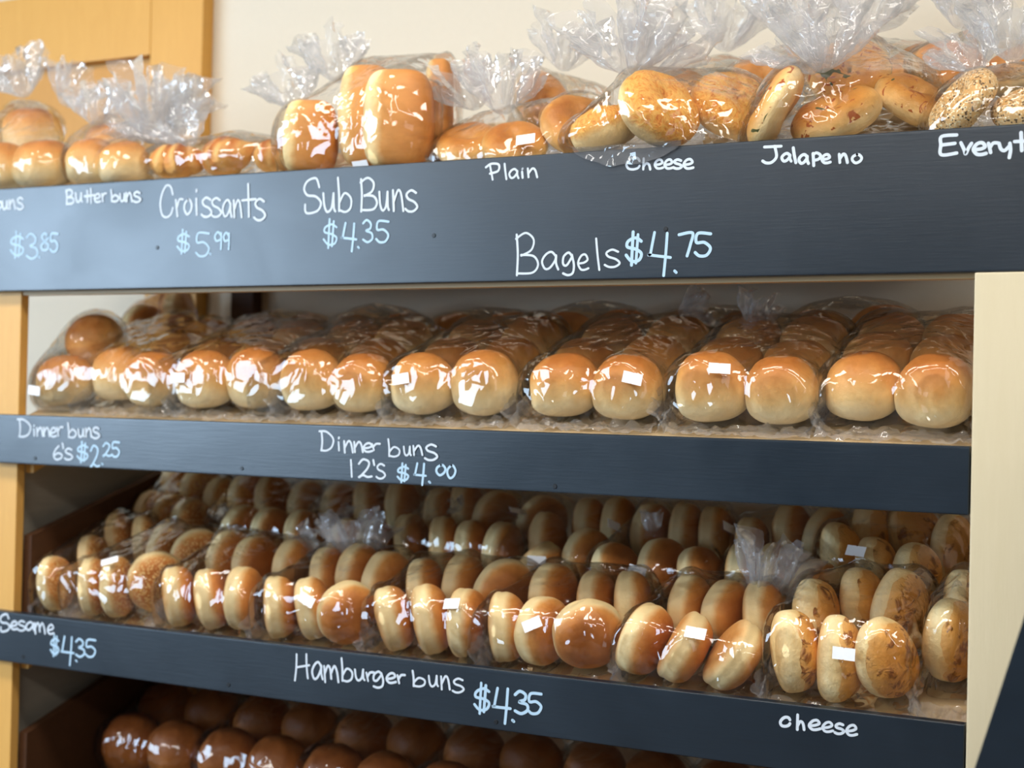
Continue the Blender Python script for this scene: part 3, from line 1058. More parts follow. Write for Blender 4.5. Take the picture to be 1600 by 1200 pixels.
def separators(me_i, buns):
    """planes between this bag and its neighbours on the same shelf"""
    out = []
    mine = np.array([b['P'] for b in buns])
    for k, (ob, *_r) in enumerate(BAGS):
        if k == me_i or (ob[0]['P'] - buns[0]['P']).length > .6 or ob[0]['floor'][0] != buns[0]['floor'][0]:
            continue
        theirs = np.array([b['P'] for b in ob])
        cd = Vector(theirs.mean(0) - mine.mean(0))
        best = None
        for c in (XV, -XV, DV, -DV, NV, cd.normalized(), (cd - NV * cd.dot(NV)).normalized(), (XV + DV).normalized(), (XV - DV).normalized(), -(XV + DV).normalized(), (DV - XV).normalized()):
            if c.dot(cd) <= 0:
                continue
            a1 = max(b['P'].dot(c) + support(b, c) for b in buns)
            b0 = min(b['P'].dot(c) - support(b, c) for b in ob)
            if best is None or b0 - a1 > best[0]:
                best = (b0 - a1, c, .5 * (a1 + b0))
        if best and best[0] > -.03:
            out.append((np.array(best[1]), best[2] - .0015))
    return out


def build_bag(me_i, buns, label, group, extra, sub, wr, sag, floor, necks, stickers, name, pad, skirt):
    """a clear film bag drawn over its loaves: hull of the loaves, sagging between them, crinkled"""
    global bag_count
    bag_count += 1
    seed = bag_count * 13
    pts = []
    for b in buns:
        M = np.array(b['M'])
        pts.append(np.array(b['P']) + (D26 * pad) @ M.T)
    extra = list(extra) + [nk[0] for nk in necks]
    if len(extra):
        pts.append(np.array([e[:] for e in extra]))
    pts = np.concatenate(pts)
    if floor:
        o, n = np.array(floor[0]), np.array(floor[1])
        d = (pts - o) @ n
        pts = pts + np.outer(np.maximum(.0022 - d, 0), n)
        if skirt:
            sk = []
            for b in buns[:skirt]:
                P = np.array(b['P'])
                base = P - n * (((P - o) @ n) - .003)
                for sx in (-.062, 0, .062):
                    sk.append(base + np.array(XV) * sx - np.array(DV) * (.056 + random.uniform(-.006, .006)))
            pts = np.concatenate([pts, np.array(sk)])
            fr = pts[:, 1] < BT + .006
            pts[fr, 1] = BT + .006
    if floor:
        o_, n_ = np.array(floor[0]), np.array(floor[1])
        X_, D_ = np.array(XV), np.array(DV)
        q = np.stack([(pts - o_) @ X_, (pts - o_) @ D_, (pts - o_) @ n_], 1)
        lo, hi = q.min(0), q.max(0)
        ny = q[:, 1] < lo[1] + .06
        ht = np.percentile(q[ny, 2], 90)
        cor = [(lo[0] + .014, lo[1] + .008, ht * .70), (hi[0] - .014, lo[1] + .008, ht * .70), (lo[0] + .022, lo[1] + .024, ht * .98), (hi[0] - .022, lo[1] + .024, ht * .98),
               (lo[0] + .002, lo[1] + .004, .003), (hi[0] - .002, lo[1] + .004, .003), (lo[0] + .02, hi[1] - .02, .6 * hi[2]), (hi[0] - .02, hi[1] - .02, .6 * hi[2])]
        cw = np.array([o_ + a_ * X_ + b_ * D_ + c_ * n_ for a_, b_, c_ in cor])
        if floor[0].z > TOP_T - .05:
            cw[:, 1] = np.maximum(cw[:, 1], BT + .006)
        pts = np.concatenate([pts, cw])
    cen = np.mean([np.array(b['P']) for b in buns], axis=0)
    if len(extra):
        cen = cen * .8 + .2 * pts.mean(0)
    bm = bmesh.new()
    vs = [bm.verts.new(p) for p in pts]
    res = bmesh.ops.convex_hull(bm, input=vs)
    bm.faces.ensure_lookup_table()
    bm.normal_update()
    N, Dd = [], []
    for f in bm.faces:
        fn = np.array(f.normal)
        d = (np.array(f.verts[0].co) - cen) @ fn
        if d < 0:
            fn, d = -fn, -d
        if f.calc_area() > 1e-9 and d > 1e-4:
            N.append(fn)
            Dd.append(d)
    bm.free()
    for sn, sd in separators(me_i, buns):
        dd_ = sd - cen @ sn
        if dd_ > .004:
            N.append(sn)
            Dd.append(dd_)
    # the rack itself: board, ends and wall
    for sn, sd in ((np.array((1., 0, 0)), XR - .003), (np.array((-1., 0, 0)), -(XL + (.004 if floor[0].z > LOW_T else .021))), (np.array((0, 1., 0)), .492)):
        if floor[0].z > TOP_T - .05 and abs(sn[0]) > .5:
            continue
        dd_ = sd - cen @ sn
        if dd_ > .004:
            N.append(sn)
            Dd.append(dd_)
    N, Dd = np.array(N), np.array(Dd)
    dirs, faces, edges = ICO[sub]
    den = dirs @ N.T
    rr = np.where(den > 1e-4, Dd[None, :] / np.maximum(den, 1e-4), 1e3)
    r_h = rr.min(1)
    r_u = np.zeros(len(dirs))
    for b in buns:
        Mi = np.linalg.inv(np.array(b['M']))
        dd = dirs @ Mi.T
        oo = Mi @ (cen - np.array(b['P']))
        A = (dd ** 2).sum(1)
        B = dd @ oo
        Cc = oo @ oo - 1
        disc = B * B - A * Cc
        t = np.where(disc > 0, (-B + np.sqrt(np.maximum(disc, 0))) / A, 0)
        r_u = np.maximum(r_u, t)
    gap = np.clip(r_h - r_u * 1.03, 0, .05)
    r = r_h - sag * gap
    for _ in range(4):
        acc = np.zeros(len(r))
        cnt = np.zeros(len(r))
        np.add.at(acc, edges[:, 0], r[edges[:, 1]])
        np.add.at(acc, edges[:, 1], r[edges[:, 0]])
        np.add.at(cnt, edges[:, 0], 1)
        np.add.at(cnt, edges[:, 1], 1)
        r = np.maximum(.5 * r + .5 * acc / cnt, r_u * 1.10)
    V = cen + dirs * r[:, None]
    rg = ridges(V, seed, 6, 110) - .32
    rg2 = ridges(V, seed + 5, 6, 240) - .32
    loose = .35 + np.clip(gap / .02, 0, 1.4)
    V = cen + dirs * np.maximum(r + wr * loose * rg + wr * .45 * rg2, r_u * 1.115 + .0006)[:, None]
    if floor:
        d = (V - o) @ n
        V = V + np.outer(np.maximum(.0012 - d, 0), n)
        if floor[0].z < TOP_T - .05:
            V[:, 0] = np.clip(V[:, 0], XL + (.003 if floor[0].z > LOW_T else .0205), XR - .002)
        low = (V[:, 2] < TOP_T + .003) if floor[0].z > TOP_T - .05 else (V[:, 2] < 1e9)
        V[low, 1] = np.maximum(V[low, 1], BT + .003)
    base = Vector(cen)
    if floor:
        base = Vector(cen - n * ((cen - o) @ n))
    me = mesh_from(name, V - np.array(base), [tuple(map(int, q2)) for q2 in faces])
    ob = link(name, me, FILM, None, base)
    tag(ob, label, 'bag', group)
    if 'hanging over' in label:
        hanging_film(ob, base)
    if skirt:
        V2, FV = loose_flaps([], [], buns[:skirt], o, n, seed)
        link('film_hem', mesh_from('film_hem', V2 - np.array(base), FV), FILM_HEM, ob)
    bvh = BVHTree.FromPolygons([Vector(v) for v in V], [tuple(map(int, q2)) for q2 in faces])
    for nk in necks:
        gathered_neck(ob, base, seed, *nk)
    for st in stickers:
        sticker(ob, base, bvh, st[0], st[1], rot=st[2])
    return ob


def hanging_film(ob, base):
    """the bottom of the cheese bagel bag that slips down over the front of the board"""
    V, Fc = [], []
    xa, xb = atY(898, 235, 0).x, atY(1066, 226, 0).x
    nu, nv = 40, 12
    for i in range(nu + 1):
        u = i / nu
        x = xa + (xb - xa) * u
        drop = .024 * math.sin(PI * min(1, u * 1.02)) ** .7 * (1 + .2 * noise.noise(Vector((x * 40, 0, 3))))
        for j in range(nv + 1):
            v = j / nv
            if v < .3:
                q = v / .3
                y, zz = BT + .020 - q * (BT + .026), TOP_T + .012 - .006 * q * q
            else:
                q = (v - .3) / .7
                y, zz = -.006 + .002 * q, TOP_T + .006 - q * (drop + .006)
            y -= .003 * abs(noise.noise(Vector((x * 90, zz * 60, 1.0))))
            V.append(Vector((x, y, zz)) - base)
    for i in range(nu):
        for j in range(nv):
            a = i * (nv + 1) + j
            Fc.append((a, a + 1, a + nv + 2, a + nv + 1))
    link('film_hem', mesh_from('film_hem', V, Fc), FILM_HEM, ob)


def gathered_neck(ob, base, seed, P, d, L=.07, Rf=.05, r0=.008, flat=.55, crush=.75):
    """the bunched end of a bag: pleats spreading from the tie"""
    r = random.Random(seed)
    d = Vector(d).normalized()
    a = d.orthogonal().normalized()
    b = d.cross(a)
    V, Fc = [], []
    nu, nv = 16, 84
    ph = [r.uniform(0, 6.28) for _ in range(6)]
    for i in range(nu + 1):
        u = i / nu
        for j in range(nv):
            w = 2 * PI * j / nv
            R_ = r0 + (Rf - r0) * (u ** .75)
            R_ *= 1 + (.30 * math.sin(7 * w + ph[0]) + .22 * math.sin(12 * w + ph[1] + 3 * u) + .12 * math.sin(19 * w + ph[2])) * min(1, u * 2.5)
            ll = L * u * (1 + .18 * math.sin(3 * w + ph[3]) + .12 * math.sin(5 * w + ph[4]))
            p = d * ll + a * (math.cos(w) * R_) + b * (math.sin(w) * R_ * flat)
            nz = noise.noise_vector(p * 55 + Vector((seed, 0, 0))) * .011 * crush * u + noise.noise_vector(p * 130 + Vector((0, seed, 0))) * .004 * crush * u
            V.append(P + p + nz - base)
    for i in range(nu):
        for j in range(nv):
            Fc.append((i * nv + j, i * nv + (j + 1) % nv, (i + 1) * nv + (j + 1) % nv, (i + 1) * nv + j))
    o = link('gathered_neck', mesh_from('gathered_neck', V, Fc), FILM_NECK, ob)
    return o


def sticker(ob, base, bvh, px, py, w=.030, h=.0165, rot=0.0):
    d = ray(px, py).normalized()
    hit, nrm, idx, dist = bvh.ray_cast(CAM, d)
    if hit is None:
        return
    # average the surface normal a little so the label lies across the film's wrinkles
    acc = nrm.copy()
    for ddx, ddy in ((8, 0), (-8, 0), (0, 6), (0, -6)):
        h2, n2, _, _ = bvh.ray_cast(CAM, ray(px + ddx, py + ddy).normalized())
        if n2:
            acc += n2
    nrm = acc.normalized()
    if nrm.dot(d) > 0:
        nrm = -nrm
    up = (Vector((0, 0, 1)) - nrm * nrm.z).normalized()
    rt = up.cross(nrm).normalized()
    c, s = math.cos(rot), math.sin(rot)
    rt, up = rt * c + up * s, up * c - rt * s
    P = hit + nrm * .0028
    out = [(-1, -1), (-.08, -1), (-.02, -.84), (.04, -1), (1, -1), (1, 1), (.06, 1), (0, .84), (-.06, 1), (-1, 1)]
    V, Fc = [], []
    for k2 in (0, 1):
        for x, y in out:
            V.append(P + rt * (x * w / 2) + up * (y * h / 2) - nrm * (.0004 * k2) - base)
    n = len(out)
    Fc.append(tuple(range(n)))
    Fc.append(tuple(reversed(range(n, 2 * n))))
    for i in range(n):
        Fc.append((i, i + n, (i + 1) % n + n, (i + 1) % n))
    o = link('price_sticker', mesh_from('price_sticker', V, Fc, False), LABEL, ob)
    o['label'] = 'small white price sticker'
    return o


def floor_of(sh):
    return (Vector((0, 0, SHELF_Z[sh])), NV)


ORD = ['first', 'second', 'third', 'fourth', 'fifth', 'sixth', 'seventh', 'eighth', 'ninth', 'tenth', 'eleventh', 'twelfth']


def rz(a):
    return Matrix.Rotation(a, 3, 'Z')


def rx(a):
    return Matrix.Rotation(a, 3, 'X')


def ry(a):
    return Matrix.Rotation(a, 3, 'Y')


# ------------------------------------------------------------------ middle shelf: dinner buns
ROWN = ['front', 'second-row', 'third-row', 'fourth-row']
SIDE = ['left', 'right']
mid_bags = [
    # (front bun pixels, film peaks (px, py, Y), stickers, neck)
    [(113, 613), (203, 618), [(235, 512, .22), (325, 512, .28)], [], []],
    [(287, 616), (366, 610), [(400, 525, .22), (455, 512, .30)], [(279, 590, .0)], []],
    [(440, 618), (537, 620), [(530, 532, .2), (585, 528, .26)], [], []],
    [(662, 610), (752, 612), [(770, 505, .27), (700, 535, .2)], [(627, 592, .15)], []],
    [(878, 608), (986, 617), [(960, 490, .26), (1062, 488, .30)], [(989, 591, -.2)], [(1062, 492, .29, (.5, .2, .25), .045, .035)]],
    [(1115, 618), (1235, 627), [(1150, 515, .22), (1262, 520, .28)], [(1124, 577, -.05)], [(1175, 512, .24, (.1, .2, .5), .05, .03)]],
    [(1352, 612), (1474, 629), [(1420, 495, .24), (1505, 492, .26)], [], []],
]
HD = .044


def dinner_rot(th=0.0, tilt=0.0):
    return BASIS @ rz(th) @ rx(tilt)


for bi, (p1, p2, peaks, stk, nks) in enumerate(mid_bags):
    bl = f'{ORD[bi]} dinner-bun bag from left, middle shelf'
    row1 = [on_shelf('mid', *p, HD, ymin=.076) for p in (p1, p2)]
    buns = []
    for r_ in range(3):
        for s_ in range(2):
            P = row1[s_] + DV * (.104 * r_) + XV * random.uniform(-.006, .006) + (NV * random.uniform(0, .006) if r_ else NV * 0)
            lb = f'golden dinner bun, {ROWN[r_]} {SIDE[s_]} in the {bl}'
            buns.append(put('dinner', P, dinner_rot(random.uniform(-.3, .3) + (PI if random.random() < .5 else 0), 0), lb, 'dinner buns on the middle shelf', (random.uniform(.91, .97), random.uniform(.95, 1.0), random.uniform(.97, 1.1) if r_ == 0 else random.uniform(.86, .96))))
    ext = [atY(*pk[:2], pk[2]) for pk in peaks]
    nk = [(atY(n_[0], n_[1], n_[2]), n_[3], n_[4], n_[5]) for n_ in nks]
    bag(buns, f'clear bag of dinner buns, {ORD[bi]} full one from the left, middle shelf front', 'dinner bun bags on the middle shelf', ext, sub=6, floor=floor_of('mid'), necks=nk, stickers=stk, skirt=2)

# the half bag of six against the left post
buns = []
for j, (px, py, hh, th) in enumerate(((48, 622, .036, .2), (88, 556, .10, .1))):
    P = on_shelf('mid', px, py, hh, ymin=.075)
    buns.append(put('dinner', P, dinner_rot(th) @ rx(.35 if j else 0), ['pale dinner bun at the bottom front of the six-bun bag by the left post', 'shiny brown dinner bun on top in the six-bun bag by the left post', 'dark dinner bun behind the shiny one in the six-bun bag by left post'][j], 'dinner buns on the middle shelf', .95))
bag(buns, 'small clear bag of dinner buns squeezed against the left post', 'dinner bun bags on the middle shelf', [], sub=5, floor=floor_of('mid'), stickers=[(55, 610, -.1)])
# two upright buns behind it
buns = []
for j, (px, py) in enumerate(((140, 506), (204, 510))):
    P = atY(px, py, .34)
    buns.append(put('hamb', P, BASIS @ ry(PI / 2 * (1 if j else -1)) @ rx(.3) @ rz(.2), ['upright brown bun with pale cut face, left one behind the middle shelf left bags', 'upright brown bun with pale cut face, right one behind the middle shelf left bags'][j], 'upright buns at the back of the middle shelf', 1.0))
bag(buns, 'clear bag round two upright buns at the back left of the middle shelf', 'back bags on the middle shelf', [shelf_pt('mid', buns[0]['P'].x, .28, .003), shelf_pt('mid', buns[1]['P'].x, .28, .003)], sub=4, floor=floor_of('mid'))
# back row
bx = [(-1.66, -1.56), (-1.45, -1.345), (-1.235, -1.13), (-1.02, -.915), (-.80, -.69), (-.58, -.47)]
for bi, xs in enumerate(bx):
    buns = []
    for s_, x in enumerate(xs):
        P = shelf_pt('mid', x, .402 + random.uniform(-.005, .005), HD * .66)
        buns.append(put('dinner', P, dinner_rot(random.uniform(-.3, .3)), f'shaded dinner bun, {SIDE[s_]} one in the {ORD[bi]} back-row bag from left, middle shelf', 'dinner buns on the middle shelf', (.92, .9, .66)))
    pk = shelf_pt('mid', xs[0] + .06, .40, .085 + .015 * (bi % 2))
    bag(buns, f'clear bag of two shaded buns, {ORD[bi]} from left in the middle shelf back row', 'back bags on the middle shelf', [pk], sub=4, floor=floor_of('mid'))

# ------------------------------------------------------------------ lower shelf: buns standing on edge
RB = .050


def edge_rot(th, lean=0.0, roll=0.0):
    """bun on edge: its axis lies along the shelf, turned by th (degrees) and leaned over"""
    # local z (dome) -> +X of the shelf, then turned about the shelf normal
    return BASIS @ rz(math.radians(th)) @ ry(math.radians(90 + lean)) @ rz(roll)


low_bags = [
    ('sesame', 'sesame', 'first', [(42, 903, 26), (92, 912, 20)], [(145, 843, 30), (185, 850, 24)], [(46, 876, 0)], [], []),
    ('sesame', 'sesame', 'second', [(138, 921, 28), (184, 927, 20), (244, 914, -38)], [(252, 862, 0), (312, 878, -30)], [(172, 878, .5)], [(250, 828, .2)], []),
    ('hamb', 'hamburger', 'first', [(297, 945, 36), (345, 953, 32), (398, 952, 16)], [(363, 880, -10), (405, 888, -6), (462, 893, 4)], [], [(420, 838, .22)], []),
    ('hamb', 'hamburger', 'second', [(438, 961, 30), (485, 968, 26), (545, 973, -42)], [(520, 905, 10), (566, 905, 0), (606, 913, -8)], [(480, 937, -.4)], [], [(560, 880, .2, (-.1, .05, .5), .075, .055), (500, 868, .2, (-.8, .05, .25), .06, .035)]),
    ('hamb', 'hamburger', 'third', [(613, 979, 33), (672, 988, 27), (740, 988, 12)], [(668, 924, 14), (727, 922, 4), (796, 930, -44)], [(707, 944, .15)], [(760, 872, .22)], []),
    ('hamb', 'hamburger', 'fourth', [(790, 1006, 20), (846, 1014, -14), (936, 1016, -58)], [(868, 952, -6), (936, 948, 8), (999, 962, 14)], [(832, 975, .45)], [(905, 905, .2)], []),
    ('hamb', 'hamburger', 'fifth', [(1016, 1020, -12, 14), (1108, 1030, 4, 32), (1178, 1050, 10, 42)], [(1085, 968, 0), (1140, 970, -14), (1210, 972, 6)], [(1087, 990, -.1)], [(1100, 895, .2), (1150, 905, .22)], [(1190, 945, .16, (.1, .1, .5), .085, .052)]),
    ('cheese', 'cheese', 'first', [(1262, 1038, 22), (1338, 1042, 4), (1420, 1040, -28)], [(1286, 968, 10), (1362, 968, 0), (1445, 972, -30)], [(1319, 1021, -.03)], [(1390, 915, .2), (1270, 945, .12)], [(1455, 938, .19, (.7, .1, .2), .05, .03)]),
    ('cheese', 'cheese', 'second', [(1500, 1040, -14)], [(1502, 975, 0)], [], [], []),
]
GNAME = {'sesame': 'sesame buns on the lower shelf', 'hamb': 'hamburger buns on the lower shelf', 'cheese': 'cheese buns on the lower shelf'}
KADJ = {'sesame': 'sesame bun', 'hamb': 'hamburger bun', 'cheese': 'cheese bun'}


def edge_bun(kind, q, label, sc=1.0, ymin=.072, thick=1.0):
    P = on_shelf('low', q[0], q[1], RB * sc, ymin=BT + .006 + RB * sc)
    lean = q[3] if len(q) > 3 else random.uniform(-5, 5)
    return put(kind, P, edge_rot(q[2], lean, random.uniform(0, 6.28) if kind != 'cheese' else random.uniform(-.3, .3)), label, GNAME[kind], (sc * (1.16 if kind == 'cheese' else 1), sc, sc * thick))


for kind, kn, od, r1, r2, stk, pk, nks in low_bags:
    buns = []
    for r_, row in enumerate((r1, r2)):
        for j, qq in enumerate(row):
            lb = f'{KADJ[kind]} on edge, {ORD[j]} in the {["front", "second"][r_]} row, {od} {kn} bag, lower shelf'
            buns.append(edge_bun(kind, qq, lb, random.uniform(1.02, 1.09), thick=.8 if kind == 'sesame' else 1.0))
    nk = [(atY(n_[0], n_[1], n_[2]), n_[3], n_[4], n_[5]) for n_ in nks]
    bag(buns, f'clear bag of {kn} buns, {od} {kn} bag at the lower shelf front, from left', 'bun bags at the front of the lower shelf', [atY(*p_) for p_ in pk], sub=6, floor=floor_of('low'), necks=nk, stickers=stk, skirt=len(r1))

back_bags = [
    ('sesame', 'sesame', 'back', [(205, 800, 0), (250, 812, -8), (296, 818, 0)], [(262, 775, 0), (312, 778, -6), (352, 790, 4)], [], []),
    ('hamb', 'hamburger', 'first back', [(382, 835, -8), (428, 838, 0), (478, 842, 6)], [(400, 778, -6), (446, 780, 8), (490, 790, 0)], [], []),
    ('hamb', 'hamburger', 'second back', [(552, 858, -12), (600, 860, 8), (645, 850, 12)], [(540, 795, 0), (590, 790, 20), (648, 790, 10)], [], [(548, 805, .33, (-.1, -.3, .2), .02, .016)]),
    ('hamb', 'hamburger', 'third back', [(692, 855, 18), (738, 861, 10), (794, 866, 0)], [(706, 808, 10), (736, 795, 14), (782, 812, -26)], [(808, 800, -.4)], [(720, 795, .36, (-.1, -.3, .2), .022, .014)]),
    ('hamb', 'hamburger', 'fourth back', [(846, 892, -14, 30), (852, 858, 4), (906, 878, -20)], [(850, 822, -30), (924, 828, 6), (975, 822, 0)], [(838, 877, -.05), (958, 822, -.4)], []),
    ('hamb', 'hamburger', 'fifth back', [(968, 896, -10, -25), (1040, 890, -20, -20), (1104, 904, 0, -20)], [(1030, 836, -10), (1088, 838, 4), (1138, 845, 6)], [(996, 893, -.2), (1138, 826, -.45)], [(1020, 830, .3, (0, -.1, .4), .03, .016)]),
    ('hamb', 'hamburger', 'sixth back', [(1160, 905, 6), (1216, 905, 0), (1285, 930, -24)], [(1190, 850, 8), (1244, 840, 0), (1296, 852, -20)], [], []),
    ('cheese', 'cheese', 'back', [(1302, 905, 0), (1366, 908, 8), (1436, 918, -20)], [(1340, 862, 0), (1402, 840, -30, -30), (1472, 868, -20)], [(1338, 862, -.05)], []),
]
for kind, kn, od, r1, r2, stk, nks in back_bags:
    buns = []
    for r_, row in enumerate((r1, r2)):
        for j, qq in enumerate(row):
            lb = f'{KADJ[kind]} on edge, {ORD[j]} in the {"nearer" if r_ == 0 else "rear"} row, {od} {kn} bag, lower shelf'
            buns.append(edge_bun(kind, qq, lb))
    nk = [(atY(n_[0], n_[1], n_[2]), n_[3], n_[4], n_[5]) for n_ in nks]
    bag(buns, f'shaded clear bag of {kn} buns, {od} {kn} bag on the lower shelf, from left', 'bun bags at the back of the lower shelf', [], sub=5, floor=floor_of('low'), necks=nk, stickers=stk)

# ------------------------------------------------------------------ bottom shelf, mostly below the picture
for bi in range(7):
    buns = []
    x0 = -1.80 + .215 * bi
    for r_ in range(2):
        for s_ in range(2):
            P = shelf_pt('bot', x0 + .105 * s_ + random.uniform(-.006, .006), .27 + .11 * r_, HD * 1.15)
            buns.append(put('roll', P, dinner_rot(random.uniform(-.4, .4)), f'large shade-darkened roll, {["front", "rear"][r_]} {SIDE[s_]} in the {ORD[bi]} bag from the left, bottom shelf', 'rolls on the bottom shelf', (1.0, 1.05, 1.15)))
    bag(buns, f'clear bag of large shade-darkened rolls, {ORD[bi]} from the left on the bottom shelf', 'roll bags on the bottom shelf', [], sub=4, floor=floor_of('bot'))

# ------------------------------------------------------------------ top shelf
def face_rot(nrm, spin=0.0):
    """rotation whose local z points along nrm"""
    n_ = Vector(nrm).normalized()
    return n_.to_track_quat('Z', 'Y').to_matrix() @ rz(spin)


def top_bag(label, items, group, peaks=(), necks=(), stk=(), sub=5, gname='', sag=.07, wr=.0024):
    buns = []
    for it in items:
        kind, px, py, Y, nrm, sc, lb = it
        rot = face_rot(nrm, random.uniform(0, 6.28)) if kind not in ('sub', 'croissant') else nrm
        sv = sc if isinstance(sc, tuple) else (sc,) * 3
        M = rot @ Matrix.Diagonal(Vector(sv)).to_3x3() @ Matrix.Diagonal(KINDS[kind][2]).to_3x3()
        ext = lambda n_: (M.transposed() @ Vector(n_)).length
        P = atY(px, py, Y)
        if P.z - ext((0, 0, 1)) < TOP_T - .004:
            P = atY(px, py, max(Y, BT + .006 + ext((0, 1, 0))))
        lift = ext(NV) + .002 - (P - Vector((0, 0, SHELF_Z['top']))).dot(NV)
        if lift > 0:
            P = P + NV * lift
        buns.append(put(kind, P, rot, lb, gname, sc))
    ext = [atY(*p_) for p_ in peaks]
    nk = [(atY(n_[0], n_[1], n_[2]),) + tuple(n_[3:]) for n_ in necks]
    bag(buns, label, group, ext, sub=sub, floor=floor_of('top'), necks=nk, stickers=stk, sag=sag, wr=wr)


TG = 'bread bags on the top shelf'
up = (0, -.25, 1)
top_bag('crinkled clear bag of brown buns at the far left end of the top shelf', [
    ('dinner', 15, 262, .075, up, 1.0, 'brown bun, left one in the far left bag on the top shelf'),
    ('dinner', 92, 262, .075, up, 1.0, 'brown bun, right one in the far left bag on the top shelf'),
    ('dinner', 50, 205, .16, up, 1.0, 'brown bun behind the other two in the far left top shelf bag')], TG,
    [(10, 150, .13), (95, 160, .13)], [(40, 150, .13, (-.3, 0, .5), .09, .06), (100, 165, .13, (.4, 0, .5), .07, .05)], gname='brown buns at the left of the top shelf')
top_bag('clear bag with a big white crumpled end above the Butter buns sign', [
    ('dinner', 150, 258, .075, up, .92, 'butter bun, left one under the crumpled bag end'),
    ('dinner', 212, 262, .075, up, .85, 'butter bun, right one under the crumpled bag end'),
    ('dinner', 175, 225, .16, up, .9, 'butter bun behind the other two under the crumpled bag end')], TG,
    [(165, 170, .12), (235, 200, .11)], [(240, 225, .09, (.05, 0, 1), .115, .075), (265, 225, .10, (-.55, .05, .8), .09, .07), (150, 195, .12, (0, 0, 1), .06, .05), (255, 205, .1, (.5, .1, .8), .09, .05)], gname='butter buns on the top shelf')
cr = lambda a, b_: Matrix.Rotation(a, 3, 'Z') @ Matrix.Rotation(b_, 3, 'X')
top_bag('clear stretched bag of croissants between the butter buns and sub buns', [
    ('croissant', 292, 248, .08, cr(.3, .5), .82, 'croissant, first from the left in the croissant bag'),
    ('croissant', 352, 240, .085, cr(-.3, .7), .9, 'croissant, middle one in the croissant bag'),
    ('croissant', 410, 245, .09, cr(.2, .4), .8, 'croissant, last one beside the sub buns')], TG,
    [(305, 215, .09)], [(300, 226, .08, (-.6, 0, .75), .06, .04)], gname='croissants on the top shelf')
I3 = Matrix.Identity(3)
sr = lambda a: Matrix.Rotation(a, 3, 'Z')
top_bag('tall clear bag of upright sub buns above the Sub Buns sign', [
    ('sub', 478, 226, .075, sr(.35), (1.30, 1, .66), 'upright sub bun, shortest one at the left of the sub bun bag'),
    ('sub', 556, 205, .09, sr(.35), (1.36, 1, .90), 'upright sub bun, tall one second from the left in the bag'),
    ('sub', 640, 205, .07, sr(.35), (1.66, 1, .86), 'upright sub bun, third from the left with glare across it'),
    ('sub', 700, 203, .11, sr(.35), (.7, 1, .86), 'upright sub bun with pale side at the right of the sub bag')], TG,
    [(610, 100, .09), (690, 118, .11)], [(465, 168, .10, (-.45, 0, .8), .07, .055), (530, 128, .12, (-.3, 0, 1), .08, .055)], [(565, 258, .05)], sub=6, gname='sub buns on the top shelf')
vw = Vector((.42, -.85, 0))
top_bag('crinkled clear bag of plain bagels above the Plain sign', [
    ('bagel', 745, 232, .10, (.1, -.55, .8), .85, 'plain bagel, left one in the Plain bag'),
    ('bagel', 800, 240, .075, (.2, -.6, .7), .8, 'plain bagel, middle one in the Plain bag'),
    ('bagel', 862, 232, .09, (.5, -.75, .45), .85, 'plain bagel, right one showing its hole in the Plain bag')], TG,
    [(735, 175, .12), (800, 165, .12)], [(785, 178, .11, (-.05, 0, 1), .085, .06), (745, 170, .12, (-.5, 0, .9), .07, .05)], [(822, 219, .1)], gname='plain bagels on the top shelf')
top_bag('clear bag of plain bagels standing behind the Plain bag', [
    ('bagel', 850, 160, .22, (.9, -.5, .2), .85, 'plain bagel on edge at the left of the rear bagel bag'),
    ('bagel', 895, 185, .18, (.2, -.5, .85), .9, 'plain bagel lying in front in the rear bagel bag')], TG,
    [(870, 110, .22)], [(880, 110, .22, (0, .1, 1), .07, .05)], gname='plain bagels on the top shelf')
top_bag('clear tied bag of cheese bagels hanging over the Cheese sign', [
    ('cbagel', 925, 202, .045, (-.25, -.25, .95), (.80, .80, 1.0), 'cheese bagel, pale left one in the Cheese bag'),
    ('cbagel', 1056, 165, .045, (.80, -.40, .55), 1.0, 'big orange cheese bagel in the middle of the Cheese bag'),
    ('cbagel', 1150, 170, .13, (.6, -.55, .55), .95, 'cheese bagel, right one partly behind the big orange one')], TG,
    [(985, 120, .035)], [(985, 116, .035, (-.25, .15, 1), .085, .085), (990, 118, .04, (.45, .2, .8), .10, .07)], sub=6, gname='cheese bagels on the top shelf')
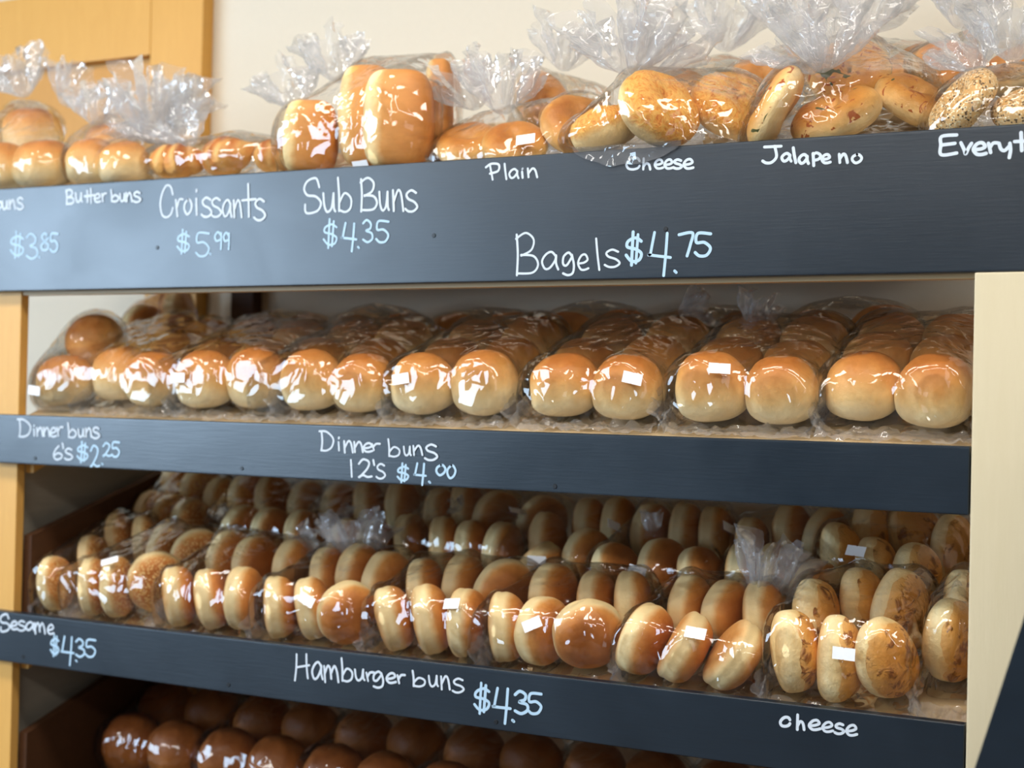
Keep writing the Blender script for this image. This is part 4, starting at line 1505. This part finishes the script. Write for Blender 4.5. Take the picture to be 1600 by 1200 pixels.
top_bag('clear tied bag of jalapeno bagels above the Jalapeno sign', [
    ('jbagel', 1214, 165, .06, (-.80, -.28, .45), (.98, .98, .9), 'jalapeno bagel on edge, left one in the Jalapeno bag'),
    ('jbagel', 1328, 174, .055, (-.25, -.55, .8), 1.02, 'jalapeno bagel lying tilted, front one in the Jalapeno bag'),
    ('jbagel', 1425, 190, .12, (.5, -.4, .8), .9, 'jalapeno bagel lying low, right one in the Jalapeno bag'),
    ('jbagel', 1405, 115, .12, (.1, -.9, .4), .92, 'jalapeno bagel on top showing green pepper slices')], TG,
    [(1280, 105, .06)], [(1282, 112, .05, (-.05, .1, 1), .09, .075), (1275, 112, .06, (-.6, .1, .7), .07, .05)], sub=6, gname='jalapeno bagels on the top shelf')
top_bag('clear bag of seeded bagels above the Everything sign', [
    ('ebagel', 1490, 152, .055, (-.6, -.5, .6), .84, 'seeded bagel leaning at the left of the Everything bag'),
    ('ebagel', 1545, 188, .05, (0, -.4, .92), .88, 'seeded bagel lying flat at the bottom of the Everything bag'),
    ('ebagel', 1590, 142, .07, (.3, -.45, .85), .9, 'seeded bagel on top at the right of the Everything bag')], TG,
    [(1580, 92, .08), (1640, 120, .08)], [(1580, 96, .08, (0, .1, 1), .08, .07), (1530, 110, .09, (-.5, .1, .8), .06, .05)], sub=6, gname='seeded bagels on the top shelf')
for j, (px, py) in enumerate(((1110, 95), (1210, 80), (1330, 70), (1480, 60))):
    top_bag(f'clear bag of bagels, {ORD[j]} from the left in the top shelf back row', [
        ('bagel', px, py + 45, .25, (.3, -.6, .7), .9, f'plain bagel, left one in the {ORD[j]} top shelf back-row bag from left'),
        ('bagel', px + 60, py + 50, .27, (-.3, -.5, .7), .9, f'plain bagel, right one in the {ORD[j]} top shelf back-row bag from left')], 'bagel bags in the top shelf back row',
        [(px + 20, py - 20, .26)], [(px + 20, py - 15, .26, (.1, .1, 1), .09, .07)], sub=4, gname='plain bagels on the top shelf')

settle()
for k_, spec in enumerate(BAGS):
    build_bag(k_, *spec)
